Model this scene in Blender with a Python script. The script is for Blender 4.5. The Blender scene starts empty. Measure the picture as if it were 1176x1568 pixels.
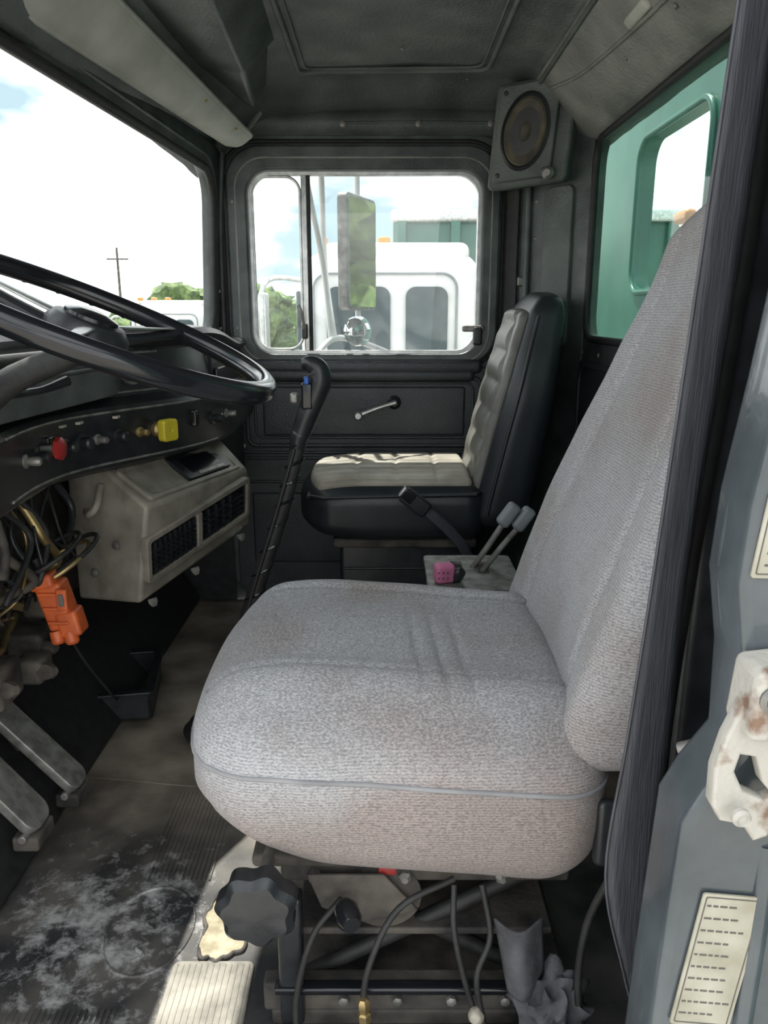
import bpy, bmesh, math, random
from mathutils import Vector, Matrix, noise
random.seed(4)
sc = bpy.context.scene
V = Vector
# ------------------------------------------------------------------ materials
def nodes(name):
    m = bpy.data.materials.new(name); m.use_nodes = True
    nt = m.node_tree; nt.nodes.clear()
    return m, nt
def mat(name, c1, c2=None, rough=.6, metal=0, ns=12, lo=.35, hi=.65, bs=None, bump=.0, spec=.5, coat=0, stretch=(1,1,1)):
    m, nt = nodes(name); N = nt.nodes; L = nt.links
    out = N.new('ShaderNodeOutputMaterial'); b = N.new('ShaderNodeBsdfPrincipled')
    L.new(b.outputs[0], out.inputs[0])
    tc = N.new('ShaderNodeTexCoord'); mp = N.new('ShaderNodeMapping'); mp.inputs['Scale'].default_value = stretch
    L.new(tc.outputs['Object'], mp.inputs[0])
    n = N.new('ShaderNodeTexNoise'); n.inputs['Scale'].default_value = ns; n.inputs['Detail'].default_value = 8
    L.new(mp.outputs[0], n.inputs[0])
    r = N.new('ShaderNodeValToRGB'); c2 = c2 or tuple(x*.8 for x in c1)
    r.color_ramp.elements[0].position = lo; r.color_ramp.elements[1].position = hi
    r.color_ramp.elements[0].color = (*c2, 1); r.color_ramp.elements[1].color = (*c1, 1)
    L.new(n.outputs[0], r.inputs[0]); L.new(r.outputs[0], b.inputs['Base Color'])
    b.inputs['Roughness'].default_value = rough; b.inputs['Metallic'].default_value = metal
    b.inputs['Specular IOR Level'].default_value = spec; b.inputs['Coat Weight'].default_value = coat
    if bump:
        n2 = N.new('ShaderNodeTexNoise'); n2.inputs['Scale'].default_value = bs or 200; n2.inputs['Detail'].default_value = 4
        L.new(mp.outputs[0], n2.inputs[0])
        bp = N.new('ShaderNodeBump'); bp.inputs['Strength'].default_value = bump; bp.inputs['Distance'].default_value = .004
        L.new(n2.outputs[0], bp.inputs['Height']); L.new(bp.outputs[0], b.inputs['Normal'])
    return m
def fabric(name, c1, c2, stain):
    m, nt = nodes(name); N = nt.nodes; L = nt.links
    out = N.new('ShaderNodeOutputMaterial'); b = N.new('ShaderNodeBsdfPrincipled'); L.new(b.outputs[0], out.inputs[0])
    b.inputs['Roughness'].default_value = .95; b.inputs['Specular IOR Level'].default_value = .15
    b.inputs['Sheen Weight'].default_value = .12
    tc = N.new('ShaderNodeTexCoord')
    w = N.new('ShaderNodeTexNoise'); w.inputs['Scale'].default_value = 430; w.inputs['Detail'].default_value = 2
    mp = N.new('ShaderNodeMapping'); mp.inputs['Scale'].default_value = (.6, .8, 1.3)
    L.new(tc.outputs['Object'], mp.inputs[0]); L.new(mp.outputs[0], w.inputs[0])
    wv = N.new('ShaderNodeTexWave'); wv.bands_direction = 'Z'; wv.inputs['Scale'].default_value = 78; wv.inputs['Distortion'].default_value = 1.4
    wv.inputs['Detail Scale'].default_value = 3; L.new(tc.outputs['Object'], wv.inputs[0])
    # knit rows only run round the upright faces of the cloth
    ge = N.new('ShaderNodeNewGeometry'); sn = N.new('ShaderNodeSeparateXYZ'); L.new(ge.outputs['Normal'], sn.inputs[0])
    ab = N.new('ShaderNodeMath'); ab.operation = 'ABSOLUTE'; L.new(sn.outputs['Z'], ab.inputs[0])
    nr = N.new('ShaderNodeMapRange'); nr.inputs['From Min'].default_value = .35; nr.inputs['From Max'].default_value = .8; nr.inputs['To Min'].default_value = .17; nr.inputs['To Max'].default_value = 0
    L.new(ab.outputs[0], nr.inputs[0])
    hm = N.new('ShaderNodeMath'); hm.operation = 'MULTIPLY_ADD'; L.new(wv.outputs['Fac'], hm.inputs[0]); L.new(nr.outputs[0], hm.inputs[1]); L.new(w.outputs[0], hm.inputs[2])
    r = N.new('ShaderNodeValToRGB'); r.color_ramp.elements[0].position = .38; r.color_ramp.elements[1].position = .74
    r.color_ramp.elements[0].color = (*c2, 1); r.color_ramp.elements[1].color = (*c1, 1)
    L.new(hm.outputs[0], r.inputs[0])
    big = N.new('ShaderNodeTexNoise'); big.inputs['Scale'].default_value = 5; big.inputs['Detail'].default_value = 6
    L.new(tc.outputs['Object'], big.inputs[0])
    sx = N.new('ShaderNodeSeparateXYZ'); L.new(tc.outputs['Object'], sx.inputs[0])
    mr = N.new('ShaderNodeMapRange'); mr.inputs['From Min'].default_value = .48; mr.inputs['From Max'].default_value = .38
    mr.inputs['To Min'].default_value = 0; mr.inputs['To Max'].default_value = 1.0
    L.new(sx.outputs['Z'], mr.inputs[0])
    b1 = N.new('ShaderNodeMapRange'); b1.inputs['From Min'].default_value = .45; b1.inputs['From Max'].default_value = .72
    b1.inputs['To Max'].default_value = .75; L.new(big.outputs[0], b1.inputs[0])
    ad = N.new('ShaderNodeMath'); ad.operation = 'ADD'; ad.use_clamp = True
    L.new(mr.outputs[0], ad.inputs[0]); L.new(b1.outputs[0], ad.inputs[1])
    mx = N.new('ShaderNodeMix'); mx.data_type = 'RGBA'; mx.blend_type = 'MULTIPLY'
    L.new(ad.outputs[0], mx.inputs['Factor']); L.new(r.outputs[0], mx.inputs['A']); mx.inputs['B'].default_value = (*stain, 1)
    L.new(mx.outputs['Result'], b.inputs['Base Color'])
    bp = N.new('ShaderNodeBump'); bp.inputs['Strength'].default_value = .5; bp.inputs['Distance'].default_value = .002
    L.new(hm.outputs[0], bp.inputs['Height']); L.new(bp.outputs[0], b.inputs['Normal'])
    return m
def glassm(name, tint, haze, hcol=(.8, .85, .85), refl=.05):
    m, nt = nodes(name); N = nt.nodes; L = nt.links
    out = N.new('ShaderNodeOutputMaterial')
    t = N.new('ShaderNodeBsdfTransparent'); t.inputs[0].default_value = (*tint, 1)
    g = N.new('ShaderNodeBsdfGlossy'); g.inputs['Roughness'].default_value = .02
    d = N.new('ShaderNodeBsdfTranslucent'); d.inputs[0].default_value = (*hcol, 1)
    m1 = N.new('ShaderNodeMixShader'); m1.inputs[0].default_value = refl; L.new(t.outputs[0], m1.inputs[1]); L.new(g.outputs[0], m1.inputs[2])
    n = N.new('ShaderNodeTexNoise'); n.inputs['Scale'].default_value = 3; n.inputs['Detail'].default_value = 4
    tc = N.new('ShaderNodeTexCoord'); L.new(tc.outputs['Object'], n.inputs[0])
    mr = N.new('ShaderNodeMapRange'); mr.inputs['From Min'].default_value = .3; mr.inputs['From Max'].default_value = .75; mr.inputs['To Max'].default_value = haze
    L.new(n.outputs[0], mr.inputs[0])
    m2 = N.new('ShaderNodeMixShader'); L.new(mr.outputs[0], m2.inputs[0]); L.new(m1.outputs[0], m2.inputs[1]); L.new(d.outputs[0], m2.inputs[2])
    L.new(m2.outputs[0], out.inputs[0])
    return m
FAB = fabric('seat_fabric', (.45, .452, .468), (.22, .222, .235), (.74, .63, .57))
FABS = mat('seat_piping', (.30, .30, .31), (.20, .20, .21), rough=.9)
VIN = mat('black_vinyl', (.022, .027, .032), (.014, .017, .02), rough=.38, bs=350, bump=.15)
CREAM = mat('cream_vinyl', (.42, .39, .33), (.26, .235, .19), rough=.5, ns=9, bs=300, bump=.15)
GREYV = mat('grey_vinyl', (.21, .205, .185), (.12, .116, .105), rough=.42, ns=9, bs=300, bump=.15)  # darker, greyer variant of the cream vinyl, for the back insert
LINER = mat('headliner_vinyl', (.125, .143, .134), (.060, .072, .069), rough=.5, ns=7, bs=110, bump=.6)
COVE = mat('cove_vinyl', (.28, .285, .265), (.15, .158, .147), rough=.5, ns=8, bs=110, bump=.6)
TRIM = mat('cab_trim_green_grey', (.090, .106, .104), (.038, .047, .047), rough=.40, ns=11, bs=160, bump=.25)
DOORM = mat('door_vinyl', (.044, .050, .056), (.022, .026, .030), rough=.38, ns=6, bs=220, bump=.35)
BLK = mat('black_plastic', (.024, .027, .030), (.013, .014, .017), rough=.35, ns=30, bs=300, bump=.08)
BLKG = mat('gloss_black', (.012, .013, .016), (.008, .009, .011), rough=.16, ns=10)
RUB = mat('rubber', (.022, .022, .023), (.012, .012, .012), rough=.6, ns=40, bs=120, bump=.2)
DUSTY = mat('dusty_black_steel', (.11, .097, .082), (.022, .021, .021), rough=.75, ns=14, bs=90, bump=.4)
CONS = mat('console_taupe', (.31, .285, .24), (.17, .155, .13), rough=.5, ns=14, bs=260, bump=.2)
ALU = mat('aluminium', (.66, .67, .66), (.45, .46, .45), rough=.35, metal=.85, ns=30)
STEEL = mat('worn_steel', (.36, .35, .33), (.17, .165, .155), rough=.5, metal=.6, ns=30, bs=120, bump=.2)
PAINT = mat('blue_grey_paint', (.095, .113, .125), (.045, .056, .065), rough=.26, ns=7, bs=60, bump=.12, coat=.3)
CRM = mat('rusty_cream_paint', (.46, .44, .40), (.20, .125, .085), rough=.6, ns=26, lo=.33, hi=.44, bs=90, bump=.4)
PAPER = mat('label_paper', (.46, .44, .37), (.32, .30, .23), rough=.6, ns=20)
SUNPATCH = mat('sun_patch_tread', (.36, .34, .29), (.15, .14, .12), rough=.6, ns=16, bs=120, bump=.3)  # pale tone stands in for sunlight falling on the floor
INK = mat('ink', (.12, .11, .10), rough=.7)
ORG = mat('orange_plastic', (.60, .12, .03), (.38, .07, .02), rough=.45, ns=30)
YEL = mat('yellow_plastic', (.72, .60, .03), (.5, .42, .03), rough=.4)
RED = mat('red_plastic', (.40, .03, .03), (.22, .02, .02), rough=.35)
PINK = mat('pink_tape', (.72, .25, .42), (.55, .16, .3), rough=.6)
BLUE = mat('blue_button', (.02, .10, .40), rough=.4)
BRASS = mat('brass', (.52, .40, .20), (.3, .22, .10), rough=.45, metal=.85)
BELT = mat('belt_webbing', (.070, .073, .088), (.046, .048, .058), rough=.5, ns=320, stretch=(1, 1, .05), bs=500, bump=.35)
VIS = mat('visor_vinyl', (.52, .53, .48), (.38, .39, .35), rough=.6, ns=8, bs=200, bump=.2)
CONE = mat('speaker_cone', (.13, .115, .075), (.06, .055, .045), rough=.7, ns=25)
WHITE = mat('white_paint', (.72, .73, .73), (.6, .61, .61), rough=.35, ns=4)
GRN = mat('green_body_paint', (.050, .150, .115), (.028, .095, .075), rough=.35, ns=2, bs=8, bump=.1)
GLS = mat('dark_glass', (.05, .07, .075), (.03, .045, .05), rough=.08)
AMB = mat('amber_lens', (.8, .25, .03), rough=.3)
RAG = mat('grey_rag', (.085, .085, .095), (.035, .035, .04), rough=.95, ns=25, bs=120, bump=.5)
FOAM = mat('cream_insulation', (.50, .45, .33), (.22, .19, .12), rough=.95, ns=30, bs=80, bump=.7)
LEAF = mat('leaves', (.16, .24, .06), (.035, .07, .02), rough=.8, ns=6, bs=8, bump=.8)
BARK = mat('bark', (.12, .09, .06), rough=.9)
GRAV = mat('gravel', (.46, .44, .40), (.32, .30, .27), rough=.95, ns=2, bs=30, bump=.4)
MIRR = mat('mirror', (.75, .78, .78), (.7, .73, .73), rough=.03, metal=1)
HGRY = mat('grey_handle', (.22, .24, .26), rough=.5)
GL1 = glassm('clear_glass', (.97, .985, .975), .03)
GL3 = glassm('dusty_glass', (.92, .95, .94), .16)
GL2 = glassm('green_tinted_glass', (.62, .80, .73), .22, (.36, .56, .48), .10)

def floormat():
    m, nt = nodes('dusty_floor_rubber'); N = nt.nodes; L = nt.links
    out = N.new('ShaderNodeOutputMaterial'); b = N.new('ShaderNodeBsdfPrincipled'); L.new(b.outputs[0], out.inputs[0])
    b.inputs['Roughness'].default_value = .6
    tc = N.new('ShaderNodeTexCoord')
    n1 = N.new('ShaderNodeTexNoise'); n1.inputs['Scale'].default_value = 7; n1.inputs['Detail'].default_value = 8
    n2 = N.new('ShaderNodeTexNoise'); n2.inputs['Scale'].default_value = 24; n2.inputs['Detail'].default_value = 10; n2.inputs['Roughness'].default_value = .72
    n2.inputs['Distortion'].default_value = .25
    L.new(tc.outputs['Object'], n1.inputs[0]); L.new(tc.outputs['Object'], n2.inputs[0])
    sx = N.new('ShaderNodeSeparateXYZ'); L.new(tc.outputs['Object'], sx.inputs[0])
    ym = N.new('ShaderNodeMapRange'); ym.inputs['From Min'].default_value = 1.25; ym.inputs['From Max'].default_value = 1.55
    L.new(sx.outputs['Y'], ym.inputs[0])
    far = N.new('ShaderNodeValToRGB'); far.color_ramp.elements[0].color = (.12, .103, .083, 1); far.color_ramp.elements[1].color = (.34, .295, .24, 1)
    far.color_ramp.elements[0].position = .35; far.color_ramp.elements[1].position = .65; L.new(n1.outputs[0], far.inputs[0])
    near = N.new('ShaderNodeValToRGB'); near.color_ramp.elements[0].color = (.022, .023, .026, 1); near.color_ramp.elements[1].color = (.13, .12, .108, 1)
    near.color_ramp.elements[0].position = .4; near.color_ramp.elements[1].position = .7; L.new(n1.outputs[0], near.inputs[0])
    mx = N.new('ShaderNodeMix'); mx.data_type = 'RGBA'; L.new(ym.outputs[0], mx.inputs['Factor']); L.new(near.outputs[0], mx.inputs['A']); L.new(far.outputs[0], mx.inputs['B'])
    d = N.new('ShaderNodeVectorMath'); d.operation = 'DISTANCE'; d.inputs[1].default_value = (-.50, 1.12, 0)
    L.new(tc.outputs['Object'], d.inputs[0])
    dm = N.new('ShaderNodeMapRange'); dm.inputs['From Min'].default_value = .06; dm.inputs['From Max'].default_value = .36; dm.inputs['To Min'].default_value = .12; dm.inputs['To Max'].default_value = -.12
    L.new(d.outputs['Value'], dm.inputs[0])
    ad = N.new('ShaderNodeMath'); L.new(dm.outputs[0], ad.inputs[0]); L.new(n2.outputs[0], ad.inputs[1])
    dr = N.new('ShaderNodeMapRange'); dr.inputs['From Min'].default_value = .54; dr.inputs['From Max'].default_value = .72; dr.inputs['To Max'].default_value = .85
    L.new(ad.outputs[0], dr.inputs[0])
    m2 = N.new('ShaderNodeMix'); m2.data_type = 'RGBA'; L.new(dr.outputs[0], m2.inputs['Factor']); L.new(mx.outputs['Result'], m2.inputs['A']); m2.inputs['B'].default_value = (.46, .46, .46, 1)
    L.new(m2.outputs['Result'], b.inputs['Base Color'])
    bp = N.new('ShaderNodeBump'); bp.inputs['Strength'].default_value = .3; bp.inputs['Distance'].default_value = .004
    L.new(n2.outputs[0], bp.inputs['Height']); L.new(bp.outputs[0], b.inputs['Normal'])
    return m
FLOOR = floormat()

# ------------------------------------------------------------------ geometry helpers
def grp(name, loc=(0, 0, 0)):
    e = bpy.data.objects.new(name, None); e.location = loc; e.empty_display_size = .05
    sc.collection.objects.link(e); return e
def obj(g, name, me, m, smooth=True, bevel=0, solid=0, sharp=40):
    me.materials.clear()
    for mm in (m if isinstance(m, list) else [m]): me.materials.append(mm)
    if smooth:
        me.polygons.foreach_set('use_smooth', [True]*len(me.polygons))
        try: me.set_sharp_from_angle(angle=math.radians(sharp))
        except Exception: pass
    ob = bpy.data.objects.new(name, me); sc.collection.objects.link(ob)
    if g is not None:
        ob.parent = g; ob.matrix_parent_inverse = Matrix.Translation(g.location).inverted()
    if solid:
        s = ob.modifiers.new('s', 'SOLIDIFY'); s.thickness = solid; s.offset = 0
    if bevel:
        b = ob.modifiers.new('b', 'BEVEL'); b.width = bevel; b.segments = 3; b.limit_method = 'ANGLE'; b.angle_limit = math.radians(35)
    return ob
def mesh(verts, faces, name='m'):
    me = bpy.data.meshes.new(name); me.from_pydata([tuple(v) for v in verts], [], faces); me.validate(); me.update(); return me
def axis_list(h, r, k, m):
    return [-h + r*i/k for i in range(k)] + [-(h-r) + 2*(h-r)*i/m for i in range(m+1)] + [h-r + r*(i+1)/k for i in range(k)]
def rbox(g, name, c, size, r, m, M=None, k=4, n=2, deform=None, **kw):
    h = [s/2 for s in size]; r = min(r, min(h)*.999)
    nn = n if isinstance(n, (list, tuple)) else (n, n, n)
    A = [axis_list(h[i], r, k, nn[i]) for i in range(3)]
    bm = bmesh.new(); cache = {}
    def vert(q):
        key = tuple(round(t, 6) for t in q)
        if key in cache: return cache[key]
        inn = V([max(-(h[i]-r), min(h[i]-r, q[i])) for i in range(3)]); d = V(q)-inn
        p = inn + d.normalized()*r if d.length > 1e-9 else V(q)
        if deform: p = deform(p)
        else:
            if M is not None: p = M @ p
            p = p + V(c)
        v = bm.verts.new(p); cache[key] = v; return v
    for ax in range(3):
        b, cc = (ax+1) % 3, (ax+2) % 3
        for s in (-1, 1):
            for i in range(len(A[b])-1):
                for j in range(len(A[cc])-1):
                    qs = []
                    for (ii, jj) in ((i, j), (i+1, j), (i+1, j+1), (i, j+1)):
                        q = [0, 0, 0]; q[ax] = s*h[ax]; q[b] = A[b][ii]; q[cc] = A[cc][jj]; qs.append(vert(q))
                    if s < 0: qs.reverse()
                    try: bm.faces.new(qs)
                    except Exception: pass
    me = bpy.data.meshes.new(name); bm.to_mesh(me); bm.free()
    return obj(g, name, me, m, sharp=60, **kw)
def catmull(P, closed=False, res=6):
    P = [V(p) for p in P]; n = len(P); out = []
    if n < 3 and not closed: return [P[0].lerp(P[1], i/res) for i in range(res+1)]
    rng = n if closed else n-1
    for i in range(rng):
        p1, p2 = P[i % n], P[(i+1) % n]
        p0 = P[(i-1) % n] if (closed or i > 0) else p1*2-p2
        p3 = P[(i+2) % n] if (closed or i+2 < n) else p2*2-p1
        for t in range(res):
            t = t/res
            out.append(.5*((2*p1)+(p2-p0)*t+(2*p0-5*p1+4*p2-p3)*t*t+(3*p1-p0-3*p2+p3)*t**3))
    if not closed: out.append(P[-1])
    return out
def tube(g, name, P, r, m, closed=False, smooth=True, seg=10, res=6, sy=1.0, **kw):
    Q = catmull(P, closed, res) if smooth else [V(p) for p in P]
    n = len(Q)
    rs = r if isinstance(r, (list, tuple)) else [r]
    def rad(i):
        if len(rs) == 1: return rs[0]
        t = i/(n-1)*(len(rs)-1); a = min(int(t), len(rs)-2); return rs[a]+(rs[a+1]-rs[a])*(t-a)
    T = []
    for i in range(n):
        a = Q[(i-1) % n] if (closed or i > 0) else Q[i]; b = Q[(i+1) % n] if (closed or i < n-1) else Q[i]
        t = (b-a); T.append(t.normalized() if t.length > 1e-9 else V((0, 0, 1)))
    up = V((0, 0, 1)) if abs(T[0].z) < .9 else V((0, 1, 0))
    nrm = (up-T[0]*up.dot(T[0])).normalized(); verts = []
    for i in range(n):
        nrm = (nrm-T[i]*nrm.dot(T[i])).normalized(); bn = T[i].cross(nrm)
        for s in range(seg):
            a = 2*math.pi*s/seg; verts.append(Q[i]+(nrm*math.cos(a)*sy+bn*math.sin(a))*rad(i))
    F = []
    for i in range(n if closed else n-1):
        for s in range(seg):
            a = i*seg+s; b = i*seg+(s+1) % seg; c = ((i+1) % n)*seg+(s+1) % seg; d = ((i+1) % n)*seg+s
            F.append((a, b, c, d))
    if not closed:
        F.append(tuple(range(seg))[::-1]); F.append(tuple((n-1)*seg+s for s in range(seg)))
    return obj(g, name, mesh(verts, F), m, sharp=50, **kw)
def frame(o, X, Y):
    X = V(X).normalized(); Y = V(Y).normalized(); Z = X.cross(Y).normalized()
    M = Matrix.Identity(4)
    for i in range(3): M[i][0] = X[i]; M[i][1] = Y[i]; M[i][2] = Z[i]; M[i][3] = o[i]
    return M
def axM(o, axis):
    a = V(axis).normalized(); X = a.orthogonal().normalized(); Y = a.cross(X); return frame(o, X, Y)
def lathe(g, name, o, axis, prof, m, seg=28, lobes=None, **kw):
    M = axM(o, axis); verts = []; F = []
    for (r, h) in prof:
        for s in range(seg):
            a = 2*math.pi*s/seg; rr_ = r*(1+(lobes[1]*math.cos(lobes[0]*a) if lobes else 0))
            verts.append(M @ V((rr_*math.cos(a), rr_*math.sin(a), h)))
    for i in range(len(prof)-1):
        for s in range(seg):
            F.append((i*seg+s, i*seg+(s+1) % seg, (i+1)*seg+(s+1) % seg, (i+1)*seg+s))
    F.append(tuple(range(seg))[::-1]); F.append(tuple((len(prof)-1)*seg+s for s in range(seg)))
    return obj(g, name, mesh(verts, F), m, sharp=35, **kw)
def rod(g, name, a, b, r, m, r2=None, seg=16):
    a = V(a); b = V(b); L = (b-a).length; r2 = r2 or r; e = min(r, r2, L)*.15
    return lathe(g, name, a, b-a, [(r-e, 0), (r, e), (r2, L-e), (r2-e, L)], m, seg=seg)
def rr(x0, y0, x1, y1, r, seg=8):
    P = []
    for cx, cy, a0 in ((x1-r, y1-r, 0), (x0+r, y1-r, 90), (x0+r, y0+r, 180), (x1-r, y0+r, 270)):
        for i in range(seg+1):
            a = math.radians(a0+90*i/seg); P.append((cx+r*math.cos(a), cy+r*math.sin(a)))
    return P
def plate(g, name, outer, holes, th, M, m, bev=0, **kw):
    cu = bpy.data.curves.new('c', 'CURVE'); cu.dimensions = '2D'; cu.fill_mode = 'BOTH'; cu.extrude = th/2; cu.bevel_depth = bev; cu.bevel_resolution = 2
    for loop in [outer]+list(holes):
        sp = cu.splines.new('POLY'); sp.points.add(len(loop)-1)
        for i, p in enumerate(loop): sp.points[i].co = (p[0], p[1], 0, 1)
        sp.use_cyclic_u = True
    ob = bpy.data.objects.new('tmp', cu); sc.collection.objects.link(ob)
    dg = bpy.context.evaluated_depsgraph_get(); dg.update()
    me = bpy.data.meshes.new_from_object(ob.evaluated_get(dg)); bpy.data.objects.remove(ob)
    me.transform(M)
    return obj(g, name, me, m, sharp=35, **kw)
def loop3(M, pts, off=0): return [M @ V((p[0], p[1], off)) for p in pts]
def prism(g, name, poly, vec, m, bevel=.004, **kw):
    n = len(poly); P = [V(p) for p in poly]; Q = [p+V(vec) for p in P]
    F = [tuple(range(n))[::-1], tuple(range(n, 2*n))]+[(i, (i+1) % n, n+(i+1) % n, n+i) for i in range(n)]
    me = mesh(P+Q, F); bm = bmesh.new(); bm.from_mesh(me); bmesh.ops.recalc_face_normals(bm, faces=bm.faces); bm.to_mesh(me); bm.free()
    return obj(g, name, me, m, bevel=bevel, **kw)
def hexa(g, name, b4, t4, m, bevel=.004):
    P = [V(p) for p in list(b4)+list(t4)]
    F = [(3, 2, 1, 0), (4, 5, 6, 7)]+[(i, (i+1) % 4, 4+(i+1) % 4, 4+i) for i in range(4)]
    me = mesh(P, F); bm = bmesh.new(); bm.from_mesh(me); bmesh.ops.recalc_face_normals(bm, faces=bm.faces); bm.to_mesh(me); bm.free()
    return obj(g, name, me, m, bevel=bevel)
def surf(g, name, f, nu, nv, m, solid=0, **kw):
    P = [f(i/nu, j/nv) for i in range(nu+1) for j in range(nv+1)]
    F = [(i*(nv+1)+j, (i+1)*(nv+1)+j, (i+1)*(nv+1)+j+1, i*(nv+1)+j+1) for i in range(nu) for j in range(nv)]
    return obj(g, name, mesh(P, F), m, solid=solid, **kw)
def ribbon(g, name, Lp, Rp, m, th=.0025, res=6):
    A = catmull(Lp, False, res); B = catmull(Rp, False, res); n = len(A)
    k = 4; P = [A[i].lerp(B[i], j/k) for i in range(n) for j in range(k+1)]
    F = [(i*(k+1)+j, (i+1)*(k+1)+j, (i+1)*(k+1)+j+1, i*(k+1)+j+1) for i in range(n-1) for j in range(k)]
    return obj(g, name, mesh(P, F), m, solid=th)
def sstep(t): t = max(0, min(1, t)); return t*t*(3-2*t)
def screw(g, p, axis, r=.006, m=None):
    lathe(g, 'screw', p, axis, [(r, 0), (r, .001), (r*.7, .003), (r*.2, .0035)], m or STEEL, seg=10)

# ================================================================== ROOM SHELL
FAR = lambda y: frame((0, y, 0), (1, 0, 0), (0, 0, 1))
REAR = lambda x: frame((x, 0, 0), (0, 1, 0), (0, 0, 1))
g = grp('floor', (-.1, 1.7, 0))
def ff(u, v):
    x = -.88+1.52*u; y = .64+2.08*v
    z = 0 if x > -.70 else (-.70-x)*1.3
    return V((x, y, z + .0025*noise.noise(V((x*6, y*6, 0)))))
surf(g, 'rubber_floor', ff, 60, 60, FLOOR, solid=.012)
for k, (x0, x1, y0, y1) in enumerate([(-.46, -.32, 1.24, 1.52), (-.66, -.40, .70, .96), (-.16, .2, .70, .84)]):
    P = []; F = []; nr = int((x1-x0)/.009)
    for i in range(nr):
        x = x0+i*.009; b = len(P)
        P += [(x, y0, .004), (x+.0045, y0, .004), (x+.0045, y1, .004), (x, y1, .004), (x+.001, y0, .008), (x+.0035, y0, .008), (x+.0035, y1, .008), (x+.001, y1, .008)]
        F += [tuple(b+t for t in f) for f in ((4, 5, 6, 7), (0, 1, 5, 4), (1, 2, 6, 5), (2, 3, 7, 6), (3, 0, 4, 7))]
    obj(g, 'mat_ribs', mesh(P, F), FLOOR, smooth=False)
tube(g, 'mat_oval', [(-.41+.075*math.cos(a), 1.12+.10*math.sin(a), .006) for a in [i*math.pi/8 for i in range(16)]], .003, FLOOR, closed=True)
tube(g, 'mat_wave', [(-.42+.016*(i % 2), 1.05+.014*i, .006) for i in range(11)], .0035, FLOOR)
tube(g, 'mat_seam', [(-.7, 1.58, .004), (-.5, 1.55, .004), (-.36, 1.53, .004)], .003, FLOOR)
prof = [(-.60, 1.52), (-.54, 1.59), (-.46, 1.665), (-.36, 1.71), (-.2, 1.735), (.1, 1.745), (.36, 1.735), (.43, 1.715), (.455, 1.69), (.53, 1.61), (.60, 1.55), (.66, 1.53)]
def cz(x):
    for i in range(len(prof)-1):
        if x <= prof[i+1][0]:
            a, b = prof[i], prof[i+1]; t = (x-a[0])/(b[0]-a[0]); return a[1]+(b[1]-a[1])*t
    return prof[-1][1]
def cf(xa, xb):
    def f(u, v):
        x = xa+(xb-xa)*u; y = .60+2.14*v
        z = cz(x); z -= .06*sstep((y-2.50)/.2)**2 * (1 if z > 1.6 else .2)
        z += .005*noise.noise(V((x*3, y*3, 2)))+.0015*noise.noise(V((x*14, y*14, 5)))
        return V((x, y, z))
    return f
g = grp('ceiling', (0, 1.7, 1.74))
surf(g, 'headliner', cf(-.62, .445), 90, 90, LINER, solid=.01)
surf(g, 'rear_cove', cf(.440, .66), 30, 90, COVE, solid=.012)
for (a, b, r) in ((0, 0, .008), (.020, .020, .004)):
    P = [V((p[0], p[1], cz(p[0])-.008)) for p in rr(-.245+a, 1.2+b, .30-a, 2.47-b, .05)]
    tube(g, 'recess_border', P, r, LINER, closed=True, smooth=False)
tube(g, 'cove_welt', [(.445, .62, 1.692), (.445, 1.6, 1.692), (.445, 2.45, 1.687)], .007, LINER)
tube(g, 'cove_crease', [(.50, 1.0, 1.632), (.52, 1.5, 1.61), (.50, 2.1, 1.63), (.47, 2.38, 1.66)], .005, COVE)
for x, y in ((.05, 2.30), (-.2, 2.56), (.25, 2.56)): screw(g, (x, y, cz(x)-.009), (0, 0, -1))
for y in (1.3, 1.6, 1.9, 2.2): screw(g, (.535, y, 1.596), (-.7, 0, -.7))
# far side wall with door
g = grp('wall_right', (0, 2.74, .8))
HOLE = rr(-.445, .915, .32, 1.495, .075)
plate(g, 'side_skin', [(-.9, -.05), (.66, -.05), (.66, 1.75), (-.52, 1.75), (-.545, 1.52), (-.575, .93), (-.9, .93)], [rr(-.455, .905, .33, 1.505, .08)], .03, FAR(2.755), TRIM)
plate(g, 'kick_panel', [(-.88, .0), (-.555, .0), (-.555, .91), (-.88, .91)], [], .01, FAR(2.730), BLK)
surf(g, 'header_rail', lambda u, v: V((-.47+.93*u, 2.735-.05*math.sin(math.pi*v)-.02*(v)+.003*noise.noise(V((u*14, v*4, 1))), 1.575+.12*v)), 40, 12, LINER, solid=.01)
tube(g, 'header_lip', [(-.47, 2.70, 1.578), (0, 2.695, 1.585), (.40, 2.70, 1.578)], .008, TRIM)
tube(g, 'header_bead', [(-.14, 2.672, 1.635), (.1, 2.672, 1.637), (.36, 2.672, 1.635)], .005, LINER)
for x in (-.13, .11, .34): screw(g, (x, 2.668, 1.632), (0, -1, 0), .011, STEEL)
g = grp('door_1', (-.06, 2.70, .8))
plate(g, 'door_shell', rr(-.545, .03, .405, 1.60, .10), [HOLE], .04, FAR(2.715), TRIM, bev=.005)
plate(g, 'window_surround', rr(-.505, .885, .372, 1.562, .105), [rr(-.452, .908, .327, 1.502, .08)], .03, FAR(2.682), TRIM, bev=.008)
tube(g, 'outer_gasket', loop3(FAR(2.695), rr(-.53, .87, .393, 1.585, .12)), .009, RUB, closed=True, smooth=False)
tube(g, 'surround_bead', loop3(FAR(2.664), rr(-.482, .888, .352, 1.532, .095)), .006, COVE, closed=True, smooth=False)
tube(g, 'inner_gasket', loop3(FAR(2.668), rr(-.462, .90, .336, 1.510, .085)), .006, RUB, closed=True, smooth=False)
plate(g, 'glass_channel', rr(-.452, .908, .327, 1.502, .08), [rr(-.435, .925, .310, 1.485, .07)], .022, FAR(2.70), ALU, bev=.002)
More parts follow.
